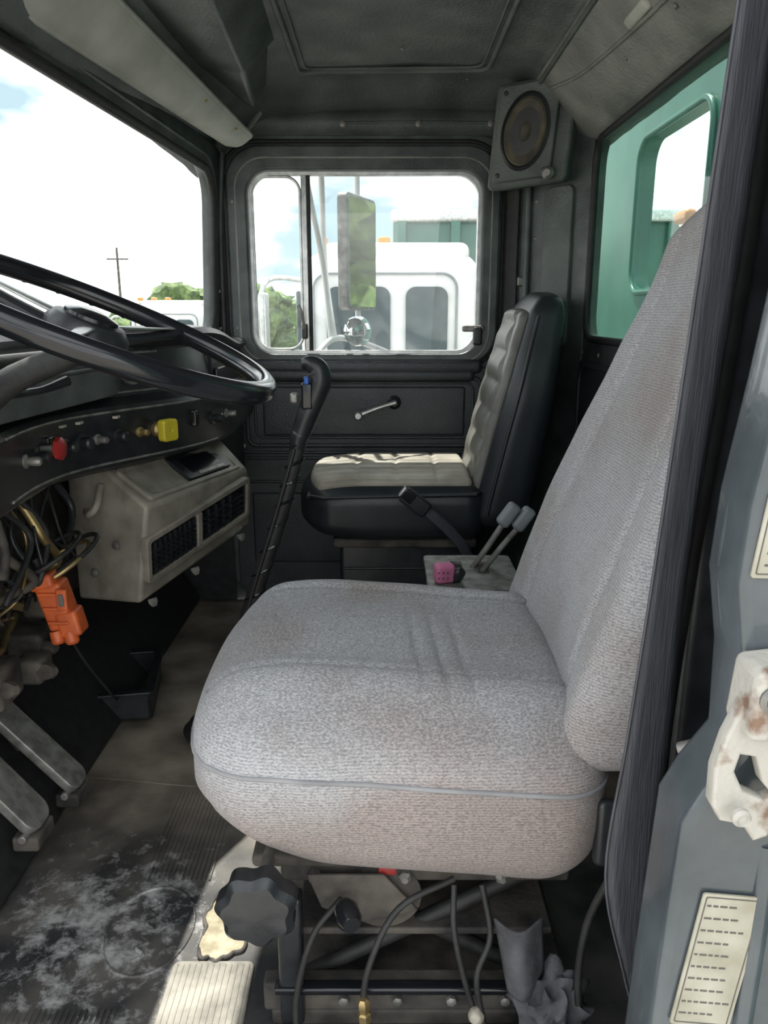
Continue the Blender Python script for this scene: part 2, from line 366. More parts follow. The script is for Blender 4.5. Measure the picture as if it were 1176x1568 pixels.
rbox(g, 'vent_divider', (-.262, 2.70, 1.205), (.019, .022, .575), .004, ALU)
rbox(g, 'vent_divider_seal', (-.247, 2.70, 1.205), (.010, .016, .575), .004, RUB)
tube(g, 'vent_frame', loop3(FAR(2.695), rr(-.432, .93, -.275, 1.48, .05)), .005, ALU, closed=True, smooth=False)
rbox(g, 'vent_latch', (-.268, 2.675, .99), (.02, .02, .05), .006, BLK)
tube(g, 'vent_latch_lever', [(-.268, 2.665, 1.0), (-.275, 2.65, 1.05), (-.285, 2.65, 1.075)], .006, STEEL)
rbox(g, 'sill_pad', (-.09, 2.672, .875), (.85, .05, .05), .02, DOORM, k=4, n=4)
rbox(g, 'upper_bolster', (-.09, 2.668, .845), (.80, .045, .045), .02, DOORM, n=4)
plate(g, 'trim_board', rr(-.525, .06, .385, .865, .04), [], .012, FAR(2.685), DOORM, bev=.004)
for a, r in ((0, .008), (.028, .005)):
    tube(g, 'embossed_frame', loop3(FAR(2.674), rr(-.475+a, .60+a, .335-a, .835-a*.6, .03)), r, DOORM, closed=True, smooth=False)
rbox(g, 'centre_pad', (-.07, 2.676, .72), (.70, .02, .17), .009, DOORM, n=4)
for z in (.575, .555, .47): tube(g, 'panel_rib', [(-.50, 2.676, z), (0, 2.674, z), (.37, 2.676, z)], .006, DOORM)
rbox(g, 'lower_pad', (-.07, 2.676, .30), (.80, .02, .26), .009, DOORM, n=4)
lathe(g, 'crank_boss', (.035, 2.668, .752), (0, -1, 0), [(.024, 0), (.024, .006), (.016, .014), (.011, .03)], BLK)
tube(g, 'crank_arm', [(.040, 2.635, .755), (-.02, 2.632, .737), (-.085, 2.632, .712)], [.011, .010, .013], ALU, sy=.7)
lathe(g, 'crank_knob', (-.088, 2.64, .711), (0, -1, 0), [(.008, 0), (.014, .006), (.015, .026), (.010, .034)], ALU)
lathe(g, 'lock_escutcheon', (.27, 2.668, .86), (0, -1, 0), [(.03, 0), (.03, .008), (.02, .013)], BLK)
rbox(g, 'lock_latch', (.30, 2.66, 1.0), (.075, .02, .022), .008, STEEL)
rbox(g, 'lock_latch_body', (.315, 2.66, .975), (.03, .03, .06), .008, BLK)
for x, z in ((-.49, .84), (.36, .84), (.36, .60), (-.49, .60), (-.35, .868), (-.2, .868), (-.493, 1.0), (-.493, 1.4)): screw(g, (x, 2.662, z), (0, -1, 0), .008)
def sheet(g, x0, y0, x1, y1, M, m): surf(g, 'glass', lambda u, v: M @ V((x0+(x1-x0)*u, y0+(y1-y0)*v, 0)), 2, 2, m)
g = grp('window_1', (-.06, 2.71, 1.2)); sheet(g, -.45, .91, .325, 1.50, FAR(2.709), GL3)
# rear wall
g = grp('wall_rear', (.63, 1.7, .8))
plate(g, 'rear_skin', [(.60, -.05), (2.75, -.05), (2.75, 1.60), (.60, 1.60)], [rr(.95, .97, 2.43, 1.54, .08)], .03, REAR(.635), TRIM)
tube(g, 'window_gasket', loop3(REAR(.618), rr(.955, .975, 2.425, 1.535, .075)), .011, RUB, closed=True, smooth=False)
rbox(g, 'rear_lower_pad', (.615, 1.7, .48), (.02, 1.9, .86), .009, DOORM, n=4)
tube(g, 'pad_welt', loop3(REAR(.602), rr(.95, .1, 2.40, .90, .05)), .006, DOORM, closed=True, smooth=False)
for y in (2.38, 2.2, 2.0, 1.8): screw(g, (.602, y, .935), (-1, 0, 0), .007)
g = grp('window_2', (.63, 1.7, 1.25)); sheet(g, .945, .965, 2.435, 1.545, REAR(.628), GL2)
g = grp('trim_1', (.5, 2.6, .85))
Mp = frame((.395, 2.715, 0), (.235, -.29, 0), (0, 0, 1))
plate(g, 'corner_post', rr(0, 0, .36, 1.70, .01), [], .03, Mp, TRIM, bev=.003)
plate(g, 'post_recess_pad', rr(.20, .95, .30, 1.42, .02), [], .012, frame(Mp @ V((0, 0, .02)), (.235, -.29, 0), (0, 0, 1)), LINER, bev=.004)
tube(g, 'post_flange', [Mp @ V((.13, .6, .025)), Mp @ V((.135, 1.0, .028)), Mp @ V((.13, 1.5, .025))], .010, TRIM)
for z in (1.0, 1.1, 1.28, 1.39, 1.47):
    screw(g, Mp @ V((.155, z, .016)), Mp.to_3x3() @ V((0, 0, 1)), .008)
for z in (1.45, 1.15): rbox(g, 'post_bracket', Mp @ V((.11, z, .02)), (.03, .02, .03), .006, STEEL)
# near side B-pillar wall
g = grp('wall_left', (.45, .63, .8))
PE = [(.258, -.35), (.266, .20), (.271, .40), (.279, .60), (.293, .630), (.320, .672), (.316, .76), (.304, .83), (.307, .90), (.320, 1.0), (.347, 1.25), (.39, 1.75)]
plate(g, 'pillar_face', [(.72, 1.75), (.72, -.35)]+PE, [], .05, FAR(.635), PAINT, bev=.010)
tube(g, 'pillar_weld_flange', [(x-.003, .645, z) for x, z in PE[6:]], .007, PAINT)
tube(g, 'pillar_rolled_edge', [(x+.026, .606, z) for x, z in PE[8:]], .010, PAINT)
tube(g, 'pillar_ridge', [(.345, .605, -.3), (.348, .602, .30), (.350, .602, .50), (.35, .606, .58)], .010, PAINT)
tube(g, 'pillar_seal', [(.322, .668, .90), (.340, .668, 1.1), (.374, .668, 1.7)], .009, RUB)
rbox(g, 'inner_pillar_trim', (.388, .825, 1.03), (.100, .045, 1.16), .015, BLK, n=3)
rbox(g, 'sill_step', (.0, .60, -.06), (1.3, .14, .08), .02, PAINT, n=4)
for z in (.95, 1.01): screw(g, (.345, .598, z), (0, -1, 0), .006)
# front
g = grp('wall_front', (-.75, 1.7, .8))
plate(g, 'firewall', [(.60, .0), (2.75, .0), (2.75, .96), (.60, .96)], [], .03, REAR(-.88), DUSTY)
rbox(g, 'toe_pad', (-.80, 1.7, .18), (.02, 2.0, .40), .01, RUB, M=Matrix.Rotation(math.radians(-33), 3, 'Y'), n=4)
Mw = frame((-.575, 2.70, .90), (-.068, -1, 0), (.04, 0, 1))
WH = rr(.085, .06, 1.95, .59, .10)
plate(g, 'windshield_surround', [(0, -.03), (2.12, -.03), (2.12, .66), (0, .66)], [WH], .03, Mw, TRIM, bev=.004)
tube(g, 'windshield_gasket', loop3(Mw, rr(.095, .07, 1.94, .58, .095), -.02), .013, RUB, closed=True, smooth=False)
tube(g, 'surround_bead', loop3(Mw, rr(.055, .035, 1.97, .62, .12), -.018), .007, TRIM, closed=True, smooth=False)
tube(g, 'pillar_bead', [(-.545, 2.69, .9), (-.54, 2.69, 1.3), (-.52, 2.68, 1.55)], .012, TRIM)
for z in (1.0, 1.12, 1.24, 1.36, 1.46): screw(g, (-.548, 2.655, z), (.3, -1, 0), .007)
g = grp('window_3', (-.63, 1.7, 1.2)); sheet(g, .08, .055, 1.955, .595, Mw, GL1)

# ================================================================== SUN VISOR / OVERHEAD
g = grp('sun_visor', (-.52, 2.0, 1.56))
def vf(u, v):
    a = V((-.470, 2.50, 1.542)).lerp(V((-.618, 1.24, 1.530)), u); b = V((-.398, 2.50, 1.564)).lerp(V((-.536, 1.24, 1.632)), u)
    p = a.lerp(b, v); p.z -= .012*math.sin(math.pi*v); return p
surf(g, 'visor_panel', vf, 20, 8, VIS, solid=.016, bevel=.005)
tube(g, 'visor_edge', [vf(t/8, 0) for t in range(9)], .009, VIS)
tube(g, 'visor_edge_rear', [vf(t/8, 1) for t in range(9)], .008, VIS)
tube(g, 'visor_tip', [vf(0, 0), vf(0, .5), vf(0, 1)], .009, VIS)
rod(g, 'visor_pivot', (-.41, 2.48, 1.57), (-.37, 2.52, 1.63), .008, STEEL)
for t in (.1, .3): screw(g, vf(t, .9)-V((0, 0, .01)), (0.2, 0, -1), .006, BRASS)
g = grp('overhead_console', (-.42, 1.9, 1.66))
hexa(g, 'console_body', [(-.50, 1.0, 1.645), (-.30, 1.0, 1.62), (-.345, 2.10, 1.62), (-.455, 2.10, 1.635)],
     [(-.47, 1.0, 1.652), (-.23, 1.0, 1.725), (-.275, 2.18, 1.72), (-.45, 2.18, 1.665)], TRIM, .010)
hexa(g, 'console_nose', [(-.455, 2.09, 1.635), (-.345, 2.09, 1.62), (-.372, 2.44, 1.625), (-.39, 2.44, 1.625)],
     [(-.45, 2.09, 1.665), (-.275, 2.09, 1.72), (-.34, 2.48, 1.70), (-.42, 2.48, 1.68)], TRIM, .010)
for y in (1.7, 1.95): lathe(g, 'console_screw', (-.33, y, 1.650), (.8, 0, -.5), [(.008, 0), (.008, .003), (.003, .005)], STEEL, seg=10)
g = grp('dome_light', (.52, 1.78, 1.6))
rbox(g, 'lens', (.505, 1.73, 1.628), (.026, .12, .018), .008, VIS, M=Matrix.Rotation(math.radians(45), 3, 'Y'))
rbox(g, 'bezel', (.511, 1.73, 1.634), (.040, .15, .012), .005, STEEL, M=Matrix.Rotation(math.radians(45), 3, 'Y'))

# ================================================================== SPEAKER
g = grp('corner_speaker', (.43, 2.5, 1.57))
Ms = frame((.420, 2.47, 1.566), (.88, -.45, .05), (.06, -.16, 1))
plate(g, 'baffle', rr(-.085, -.125, .085, .125, .012), [], .022, Ms, LINER, bev=.005)
plate(g, 'housing', rr(-.10, -.14, .125, .130, .01), [], .07, frame(Ms @ V((0, 0, -.05)), Ms.col[0][:3], Ms.col[1][:3]), LINER, bev=.01)
ax = Ms.to_3x3() @ V((0, 0, 1))
def el(name, prof_, m_):
    M0 = Ms @ Matrix.Diagonal((.80, 1.15, 1, 1)); vs = []; F = []; sg = 32
    for (r, h) in prof_:
        for s in range(sg):
            a = 2*math.pi*s/sg; vs.append(M0 @ V((r*math.cos(a), r*math.sin(a), h)))
    for i in range(len(prof_)-1):
        for s in range(sg): F.append((i*sg+s, i*sg+(s+1) % sg, (i+1)*sg+(s+1) % sg, (i+1)*sg+s))
    F.append(tuple((len(prof_)-1)*sg+s for s in range(sg))); obj(g, name, mesh(vs, F), m_)
el('rim', [(.092, .008), (.092, .020), (.084, .024), (.078, .018)], BLK)
el('cone', [(.080, .020), (.074, .024), (.068, .020), (.026, .013), (.022, .020), (.012, .026), (.003, .027)], CONE)
for sx_ in (-1, 1):
    for sy_ in (-1, 1): screw(g, Ms @ V((sx_*.072, sy_*.11, .016)), ax, .007, BLK)
lathe(g, 'side_fitting', Ms @ V((.085, -.12, 0)), ax, [(.018, 0), (.018, .02), (.010, .03)], STEEL)

# ================================================================== DASHBOARD
g = grp('dashboard', (-.6, 1.7, .85))
DP = [V((-.60, .66, 0)), V((-.655, 1.15, 0)), V((-.685, 1.58, 0)), V((-.47, 2.06, 0)), V((-.475, 2.66, 0))]
DPC = catmull(DP, False, 8)
DPN = []
for i in range(len(DPC)):
    t = DPC[min(i+1, len(DPC)-1)]-DPC[max(i-1, 0)]; DPN.append(V((t.y, -t.x, 0)).normalized())
DPR = [(-.02, .70), (.015, .715), (.02, .73), (.02, .835), (.012, .845), (-.02, .85), (-.035, .86), (-.05, .965), (-.045, .972), (.0, .990), (.006, 1.0), (-.005, 1.012), (-.05, 1.018), (-.10, .99)]
def dpt(s, v):
    t = s*(len(DPC)-1); i = min(int(t), len(DPC)-2); f = t-i
    p = DPC[i].lerp(DPC[i+1], f); n = DPN[i].lerp(DPN[i+1], f).normalized()
    t = v*(len(DPR)-1); j = min(int(t), len(DPR)-2); h = t-j
    o = DPR[j][0]+(DPR[j+1][0]-DPR[j][0])*h; z = DPR[j][1]+(DPR[j+1][1]-DPR[j][1])*h
    if z > .9: z -= .045*sstep((s-.75)/.2)
    return p+n*o+V((0, 0, z)), n
P = [dpt(i/64, j/(len(DPR)-1))[0] for i in range(65) for j in range(len(DPR))]; nv = len(DPR)
F = [(i*nv+j, (i+1)*nv+j, (i+1)*nv+j+1, i*nv+j+1) for i in range(64) for j in range(nv-1)]
obj(g, 'dash_face', mesh(P, F), BLK, solid=.006, sharp=25)
prism(g, 'dash_top', [(-.70, .66, .97), (-.72, 1.6, .97), (-.60, 1.95, .97), (-.53, 2.1, .955), (-.53, 2.67, .94), (-.59, 2.67, .94), (-.75, .66, .97)], (0, 0, .02), TRIM, .004)
prism(g, 'dash_under', [(-.86, .7, .70), (-.62, .7, .70), (-.70, 1.6, .70), (-.50, 2.08, .70), (-.50, 2.66, .70), (-.86, 2.66, .70)], (0, 0, .02), DUSTY, .004)
rbox(g, 'far_end_box', (-.53, 2.42, .72), (.09, .46, .46), .02, BLK)
rbox(g, 'glove_lip', (-.478, 2.42, .80), (.012, .40, .20), .005, BLK)
rbox(g, 'dash_grab', (-.50, 2.60, .960), (.06, .07, .025), .012, STEEL)
for s in [.12, .19, .26, .33, .385, .435, .485, .535, .585, .635]:
    p, n = dpt(s, 6.55/13); ax_ = (n+V((0, 0, .15))).normalized()
    lathe(g, 'gauge', p+n*.003, ax_, [(.033, 0), (.033, .010), (.029, .012), (.028, .006)], STEEL)
    lathe(g, 'gauge_face', p+n*.003, ax_, [(.027, 0), (.027, .0065)], GLS)
for s0, s1 in ((.37, .50), (.52, .68)):
    for vv in (6.1, 6.95):
        tube(g, 'instrument_panel_trim', [dpt(s0+(s1-s0)*t/6, vv/13)[0]+dpt(s0+(s1-s0)*t/6, vv/13)[1]*.004 for t in range(7)], .003, STEEL)
for s, c_, r_ in [(.40, STEEL, .009), (.43, BLK, .011), (.50, BLK, .011), (.53, BLK, .013), (.555, STEEL, .008), (.585, BLK, .011), (.615, BRASS, .008), (.74, BLK, .012), (.78, STEEL, .008)]:
    p, n = dpt(s, 2.5/13)
    lathe(g, 'switch_knob', p+n*.003, n, [(r_*1.5, 0), (r_*1.5, .004), (r_*.8, .006), (r_, .014), (r_, .026), (r_*.7, .03)], c_)
for s in (.465, .70):
    p, n = dpt(s, 2.6/13); rbox(g, 'rocker_switch', p+n*.006, (.016, .028, .04), .004, BLKG)
for s in (.50, .53, .585):
    p, n = dpt(s, 2.9/13); rbox(g, 'switch_legend', p+n*.0035, (.012, .022, .006), .002, PAPER)
tube(g, 'strip_trim', [dpt(s/20, 3.2/13)[0]+V((.004, 0, 0)) for s in range(7, 16)], .003, STEEL)
tube(g, 'strip_trim_low', [dpt(s/20, 1.6/13)[0]+V((.004, 0, 0)) for s in range(7, 16)], .003, STEEL)
g2 = grp('parking_brake_knob', (-.5, 1.85, .78))
p, n = dpt(.640, 2.5/13)
rod(g2, 'stem', p, p+n*.03, .008, STEEL)
Mk = frame(p+n*.04, (-n.y, n.x, 0), (0, 0, 1))
plate(g2, 'yellow_square', rr(-.020, -.022, .020, .022, .006), [rr(-.005, -.005, .005, .005, .003)], .014, Mk, YEL, bev=.004)
lathe(g2, 'collar', p+n*.002, n, [(.018, 0), (.018, .012), (.012, .02)], BRASS)
g2 = grp('trailer_air_knob', (-.68, 1.45, .78))
p, n = dpt(.450, 2.6/13)
rod(g2, 'stem', p, p+n*.035, .007, STEEL)
lathe(g2, 'red_octagon', p+n*.032, n, [(.018, 0), (.023, .003), (.023, .012), (.016, .016)], RED, seg=8)

# ================================================================== CONSOLE
g = grp('heater_console', (-.58, 1.9, .54))
A, B, C, D = (-.645, 1.75, .698), (-.47, 2.2, .698), (-.39, 2.17, .617), (-.54, 1.70, .622)
E, F_ = (-.392, 2.17, .450), (-.575, 1.70, .385)
G_, H_ = (-.76, 1.80, .698), (-.76, 1.80, .36); Bk, Bh = (-.62, 2.25, .698), (-.62, 2.25, .42)
vs = [A, B, C, D, E, F_, G_, H_, Bk, Bh]
fs = [(0, 3, 2, 1), (3, 5, 4, 2), (6, 7, 5, 3, 0), (0, 1, 8, 6), (1, 2, 4, 9, 8), (6, 8, 9, 7), (5, 7, 9, 4)]
me = mesh(vs, fs); bm = bmesh.new(); bm.from_mesh(me); bmesh.ops.recalc_face_normals(bm, faces=bm.faces); bm.to_mesh(me); bm.free()
obj(g, 'housing', me, CONS, bevel=.010)
A, B, C, D, E, F_ = map(V, (A, B, C, D, E, F_))
def quadM(o, px, py):
    X = (px-o); Y = (py-o); Xn = X.normalized(); Z = Xn.cross(Y).normalized(); Yn = Z.cross(Xn)
    return frame(o, Xn, Yn), X.length, Y.dot(Yn)
Mt, tw, th_ = quadM(D, C, A)
c3 = lambda M: (M.col[0][:3], M.col[1][:3])
plate(g, 'top_bezel', rr(.03, .012, tw-.03, th_-.014, .012), [rr(.040, .020, tw-.04, th_-.022, .01)], .010, frame(Mt @ V((0, 0, .002)), *c3(Mt)), CONS, bev=.002)
Mt2 = frame(Mt @ V((0, 0, .004)), *c3(Mt))
plate(g, 'radio_recess', rr(tw*.44, .028, tw*.86, th_-.022, .006), [], .010, Mt2, BLK, bev=.002)
plate(g, 'radio_slot', rr(tw*.50, .042, tw*.80, th_-.040, .004), [], .014, Mt2, BLKG, bev=.001)
plate(g, 'radio_lip', rr(tw*.55, .030, tw*.80, .040, .003), [], .018, Mt2, STEEL, bev=.001)
Mf, fw, fh = quadM(F_, E, D)
Mf2 = frame(Mf @ V((0, 0, .002)), *c3(Mf))
plate(g, 'vent_bezel', rr(.025, .045, fw-.025, fh-.075, .012), [rr(.035, .055, fw-.035, fh-.085, .008)], .014, Mf2, CONS, bev=.003)
plate(g, 'vent_recess', rr(.033, .053, fw-.033, fh-.083, .008), [], .006, Mf2, BLKG)
for i in range(9):
    x = .055+i*.02
    plate(g, 'vent_vane', rr(x, .06, x+.005, fh-.095, .001), [], .016, Mf2, BLK)
for i in range(5):
    plate(g, 'vent_louver', rr(.050, .065+i*.013, .220, .069+i*.013, .001), [], .020, Mf2, BLK)
plate(g, 'vent_divider_bar', rr(.228, .056, .243, fh-.09, .002), [], .02, Mf2, CONS, bev=.002)
for i in range(4):
    plate(g, 'vent_louver_right', rr(.26, .07+i*.016, fw-.06, .074+i*.016, .001), [], .02, Mf2, BLK)
    plate(g, 'vent_vane_right', rr(.28+i*.035, .062, .285+i*.035, fh-.095, .001), [], .02, Mf2, BLK)
for t in (.1, .45, .9):
    q = F_.lerp(E, t); lathe(g, 'mount_bolt', q+V((.0, -.01, -.005)), (.3, -.2, -1), [(.012, 0), (.012, .01), (.006, .02)], STEEL, seg=6)
sd = V((-.35, -.94, 0)).normalized()
for q in ((-.63, 1.732, .52), (-.70, 1.766, .44)): lathe(g, 'side_screw', q, sd, [(.010, 0), (.009, .004), (.003, .006)], STEEL)
tube(g, 'side_pipe', [(-.70, 1.75, .60), (-.68, 1.71, .60), (-.66, 1.71, .62), (-.66, 1.75, .66)], .008, CONS)
tube(g, 'under_pipe', [(-.60, 1.74, .39), (-.55, 1.82, .40), (-.47, 2.0, .43), (-.41, 2.12, .455)], .007, STEEL)

# ================================================================== STEERING WHEEL + COLUMN
g = grp('steering_wheel', (-.42, 1.15, 1.043))
th = math.radians(23); N_ = V((math.sin(th), 0, math.cos(th))); Ux = V((math.cos(th), 0, -math.sin(th))); C0 = V((-.425, 1.15, 1.043)); R = .268
tube(g, 'rim', [C0+Ux*R*math.cos(a)+V((0, 1, 0))*R*math.sin(a) for a in [i*2*math.pi/40 for i in range(40)]], .0165, BLKG, closed=True, res=3, seg=18)
for i in range(30):
    a = 2*math.pi*i/30+.03; q = C0+Ux*(R)*math.cos(a)+V((0, 1, 0))*R*math.sin(a)-N_*.011
    rbox(g, 'finger_grip', q, (.014, .014, .012), .005, BLKG, k=2, n=1)
for a in (math.radians(75), math.radians(180), math.radians(-75)):
    d = Ux*math.cos(a)+V((0, 1, 0))*math.sin(a)
    tube(g, 'spoke', [C0-N_*.03+d*.05, C0-N_*.02+d*.14, C0+d*(R-.01)], [.020, .016, .013], BLK, sy=.55)
    tube(g, 'spoke_plate', [C0-N_*.010+d*.05, C0-N_*.004+d*.14, C0+N_*.004+d*(R-.035)], [.014, .011, .006], ALU, sy=.3)
lathe(g, 'hub', C0-N_*.06, N_, [(.03, 0), (.05, .012), (.062, .03), (.06, .045), (.05, .058), (.02, .064)], BLK)
lathe(g, 'horn_button', C0-N_*.005, N_, [(.040, 0), (.038, .010), (.02, .016), (.003, .017)], BLKG)
g = grp('steering_column', (-.6, 1.15, .6))
CP = [C0-N_*.05, V((-.59, 1.15, .925)), V((-.695, 1.15, .75)), V((-.78, 1.15, .50)), V((-.84, 1.15, .20))]
tube(g, 'column_jacket', CP, [.018, .022, .032, .034, .034], RUB, smooth=True, seg=20)
tube(g, 'column_collar', [CP[2], CP[2].lerp(CP[3], .4)], [.045, .048], BLK, seg=20)
tube(g, 'signal_stalk', [V((-.57, 1.16, .93)), V((-.55, 1.24, .93)), V((-.53, 1.30, .94))], [.007, .006, .009], BLK)
for k in range(5):
    q = CP[3].lerp(CP[4], .4+k*.08); lathe(g, 'boot_pleat', q, CP[3]-CP[4], [(.045, 0), (.058, .012), (.045, .024)], RUB)
rbox(g, 'column_bracket', (-.74, 1.15, .64), (.05, .16, .05), .01, DUSTY)
tube(g, 'knuckle_lever', [(-.655, 1.25, .71), (-.655, 1.27, .65), (-.67, 1.28, .60)], [.009, .007, .010], DUSTY)

# ================================================================== WIRES UNDER DASH
g = grp('wiring_harness', (-.7, 1.4, .55))
random.seed(9)
for i in range(28):
    x = -.70-random.random()*.10; y = 1.26+random.random()*.42
    P = [(x, y, .70), (x+.04*random.random(), y+.07*random.uniform(-1, 1), .62), (x+.03, y+.08*random.uniform(-1, 1), .54), (x-.03, y+.08*random.uniform(-1, 1), .48+.04*random.random()), (x-.03, y+.03, .46)]
    tube(g, 'wire', P, random.choice([.003, .004, .006, .009]), [RUB, BLK, DUSTY, RUB, BLK, RUB, BRASS][i % 7], seg=8)
for k, (cx, cz_) in enumerate([(-.68, .575), (-.67, .55), (-.66, .56)]):
    tube(g, 'cable_loop', [(cx+.055*math.cos(a), 1.50+.02*k+.07*math.sin(a), cz_+.03*math.sin(a+1)) for a in [i*math.pi/6 for i in range(12)]], .005, [RUB, BRASS, RUB][k], closed=True, seg=8)
g = grp('brake_valve_assembly', (-.78, 1.4, .35))
for (x, y, z, s) in ((-.76, 1.35, .36, .09), (-.77, 1.56, .35, .08), (-.77, 1.62, .42, .06), (-.79, 1.28, .42, .08), (-.75, 1.24, .38, .06), (-.735, 1.48, .33, .06)):
    rbox(g, 'valve_block', (x, y, z), (s, s*1.1, s*.9), .012, DUSTY)
    lathe(g, 'block_cap', (x+s*.45, y-s*.3, z), (1, -.4, .2), [(.018, 0), (.018, .02), (.009, .035)], DUSTY, seg=6)
tube(g, 'return_pipe', [(-.80, 1.3, .42), (-.77, 1.32, .40), (-.76, 1.4, .40), (-.80, 1.5, .38), (-.82, 1.6, .40)], .008, BRASS)
g = grp('orange_trailer_plug', (-.66, 1.55, .50))
ox_, oz_ = -.008, .080
def OP(x, y, z): return (x+ox_, y-.01, z+oz_)
rbox(g, 'body', OP(-.650, 1.47, .40), (.055, .05, .10), .010, ORG, M=Matrix.Rotation(-.25, 3, 'Y'))
rbox(g, 'latch_block', OP(-.625, 1.465, .365), (.045, .045, .055), .008, ORG, M=Matrix.Rotation(-.2, 3, 'Y'))
rbox(g, 'cover', OP(-.672, 1.465, .452), (.05, .045, .03), .008, ORG, M=Matrix.Rotation(-.25, 3, 'Y'))
for dx in (-.014, .014): lathe(g, 'barrel', OP(-.640+dx, 1.455, .348), (.2, -.2, -1), [(.014, 0), (.014, .022), (.010, .027)], ORG)
rbox(g, 'clip', OP(-.63, 1.443, .42), (.022, .012, .045), .004, ORG)
rbox(g, 'clip_slot', OP(-.63, 1.437, .42), (.010, .006, .025), .002, INK)
for z in (.43, .40, .37): rbox(g, 'rib', OP(-.650+(.40-z)*.25, 1.443, z), (.042, .008, .007), .003, ORG)
tube(g, 'pigtail', [OP(-.63, 1.46, .33), (-.64, 1.52, .32), (-.635, 1.62, .20), (-.67, 1.74, .12), (-.71, 1.86, .05)], .003, RUB, seg=8)
tube(g, 'supply_cord', [OP(-.675, 1.47, .465), OP(-.685, 1.46, .50)], .008, RUB)

# ================================================================== FLOOR TRAY
g = grp('storage_tray', (-.74, 1.92, .04))
Mtt = frame((-.735, 1.93, .0), (1, .18, 0), (-.18, 1, 0))
outer = rr(-.105, -.13, .105, .13, .012); inner = rr(-.095, -.120, .095, .120, .01)
plate(g, 'tray_wall', outer, [inner], .075, frame(Mtt @ V((0, 0, .056)), *c3(Mtt)), BLK)
plate(g, 'tray_rim', rr(-.113, -.138, .113, .138, .014), [inner], .004, frame(Mtt @ V((0, 0, .095)), *c3(Mtt)), BLK, bev=.002)
plate(g, 'tray_bottom', outer, [], .006, frame(Mtt @ V((0, 0, .022)), *c3(Mtt)), DUSTY)
rbox(g, 'tray_divider', Mtt @ V((.0, 0, .044)), (.006, .235, .04), .002, BLK, M=Mtt.to_3x3())

# ================================================================== PEDALS
def pedal(name, a, b, w):
    g = grp(name, a); a = V(a); b = V(b); d = (b-a); L = d.length; Y = V((0, 1, 0)); Mx = frame(a, d, Y)
    plate(g, 'pad', rr(-.01, -w/2, L, w/2, w*.35), [], .014, Mx, STEEL, bev=.003)
    for k in range(9):
        y = -w/2+.010+k*(w-.02)/8
        plate(g, 'tread_rib', rr(.008, y-.0013, L-.02, y+.0013, .001), [], .008, frame(Mx @ V((0, 0, .010)), d, Y), STEEL)
    tube(g, 'arm', [a+d*.5+V((-.02, 0, -.02)), b+V((-.01, 0, .0)), b+V((-.02, 0, .03))], .012, DUSTY)
    rod(g, 'hinge', a+V((-.01, -w/2-.01, -.012)), a+V((-.01, w/2+.01, -.012)), .008, STEEL)
    rbox(g, 'hinge_foot', a+V((-.01, 0, -.03)), (.05, w, .03), .006, DUSTY)
pedal('accelerator_pedal', (-.650, 1.43, .095), (-.82, 1.43, .29), .065)
pedal('brake_pedal', (-.665, 1.28, .11), (-.80, 1.28, .28), .075)

# ================================================================== GEAR SHIFT
g = grp('gear_shift_lever', (-.30, 1.75, .5))
mid = [(-.42, 1.75, .02), (-.37, 1.75, .19), (-.31, 1.75, .40), (-.240, 1.75, .60), (-.195, 1.75, .76)]
tube(g, 'wrapped_shaft', mid, [.022, .021, .020, .018, .016], RUB, seg=14)
cc = catmull(mid, False, 60); hel = []
for i, p in enumerate(cc):
    a = i*.36; k = .0195-.003*i/len(cc); hel.append(p+V((math.cos(a)*k, math.sin(a)*k, 0)))
tube(g, 'tape_wrap', hel, .004, BLKG, smooth=False, seg=6)
sh = .010
tube(g, 'collar', [(-.21+sh, 1.75, .75), (-.203+sh, 1.75, .78), (-.200+sh, 1.75, .79)], [.018, .022, .018], BLK, seg=16)
tube(g, 'grip', [(x+sh, 1.75, z) for x, z in ((-.200, .785), (-.185, .825), (-.168, .865), (-.155, .90), (-.158, .928), (-.176, .940), (-.194, .940))], [.022, .025, .026, .027, .024, .019, .011], BLK, seg=20)
rbox(g, 'range_button', (-.172, 1.726, .905), (.012, .012, .018), .004, BLUE)
rbox(g, 'splitter_plate', (-.172, 1.73, .87), (.026, .014, .06), .006, BLKG)
rbox(g, 'range_lever', (-.202, 1.74, .865), (.018, .016, .024), .006, STEEL)
for k in range(4): lathe(g, 'boot_pleat', (-.425+.004*k, 1.75, .008+.022*k), (.2, 0, 1), [(.075-.012*k, 0), (.085-.012*k, .011), (.070-.012*k, .022)], RUB)
tube(g, 'air_line', [(-.204, 1.733, .75), (-.250, 1.725, .60), (-.315, 1.725, .40), (-.375, 1.728, .19)], .004, RUB, seg=8)

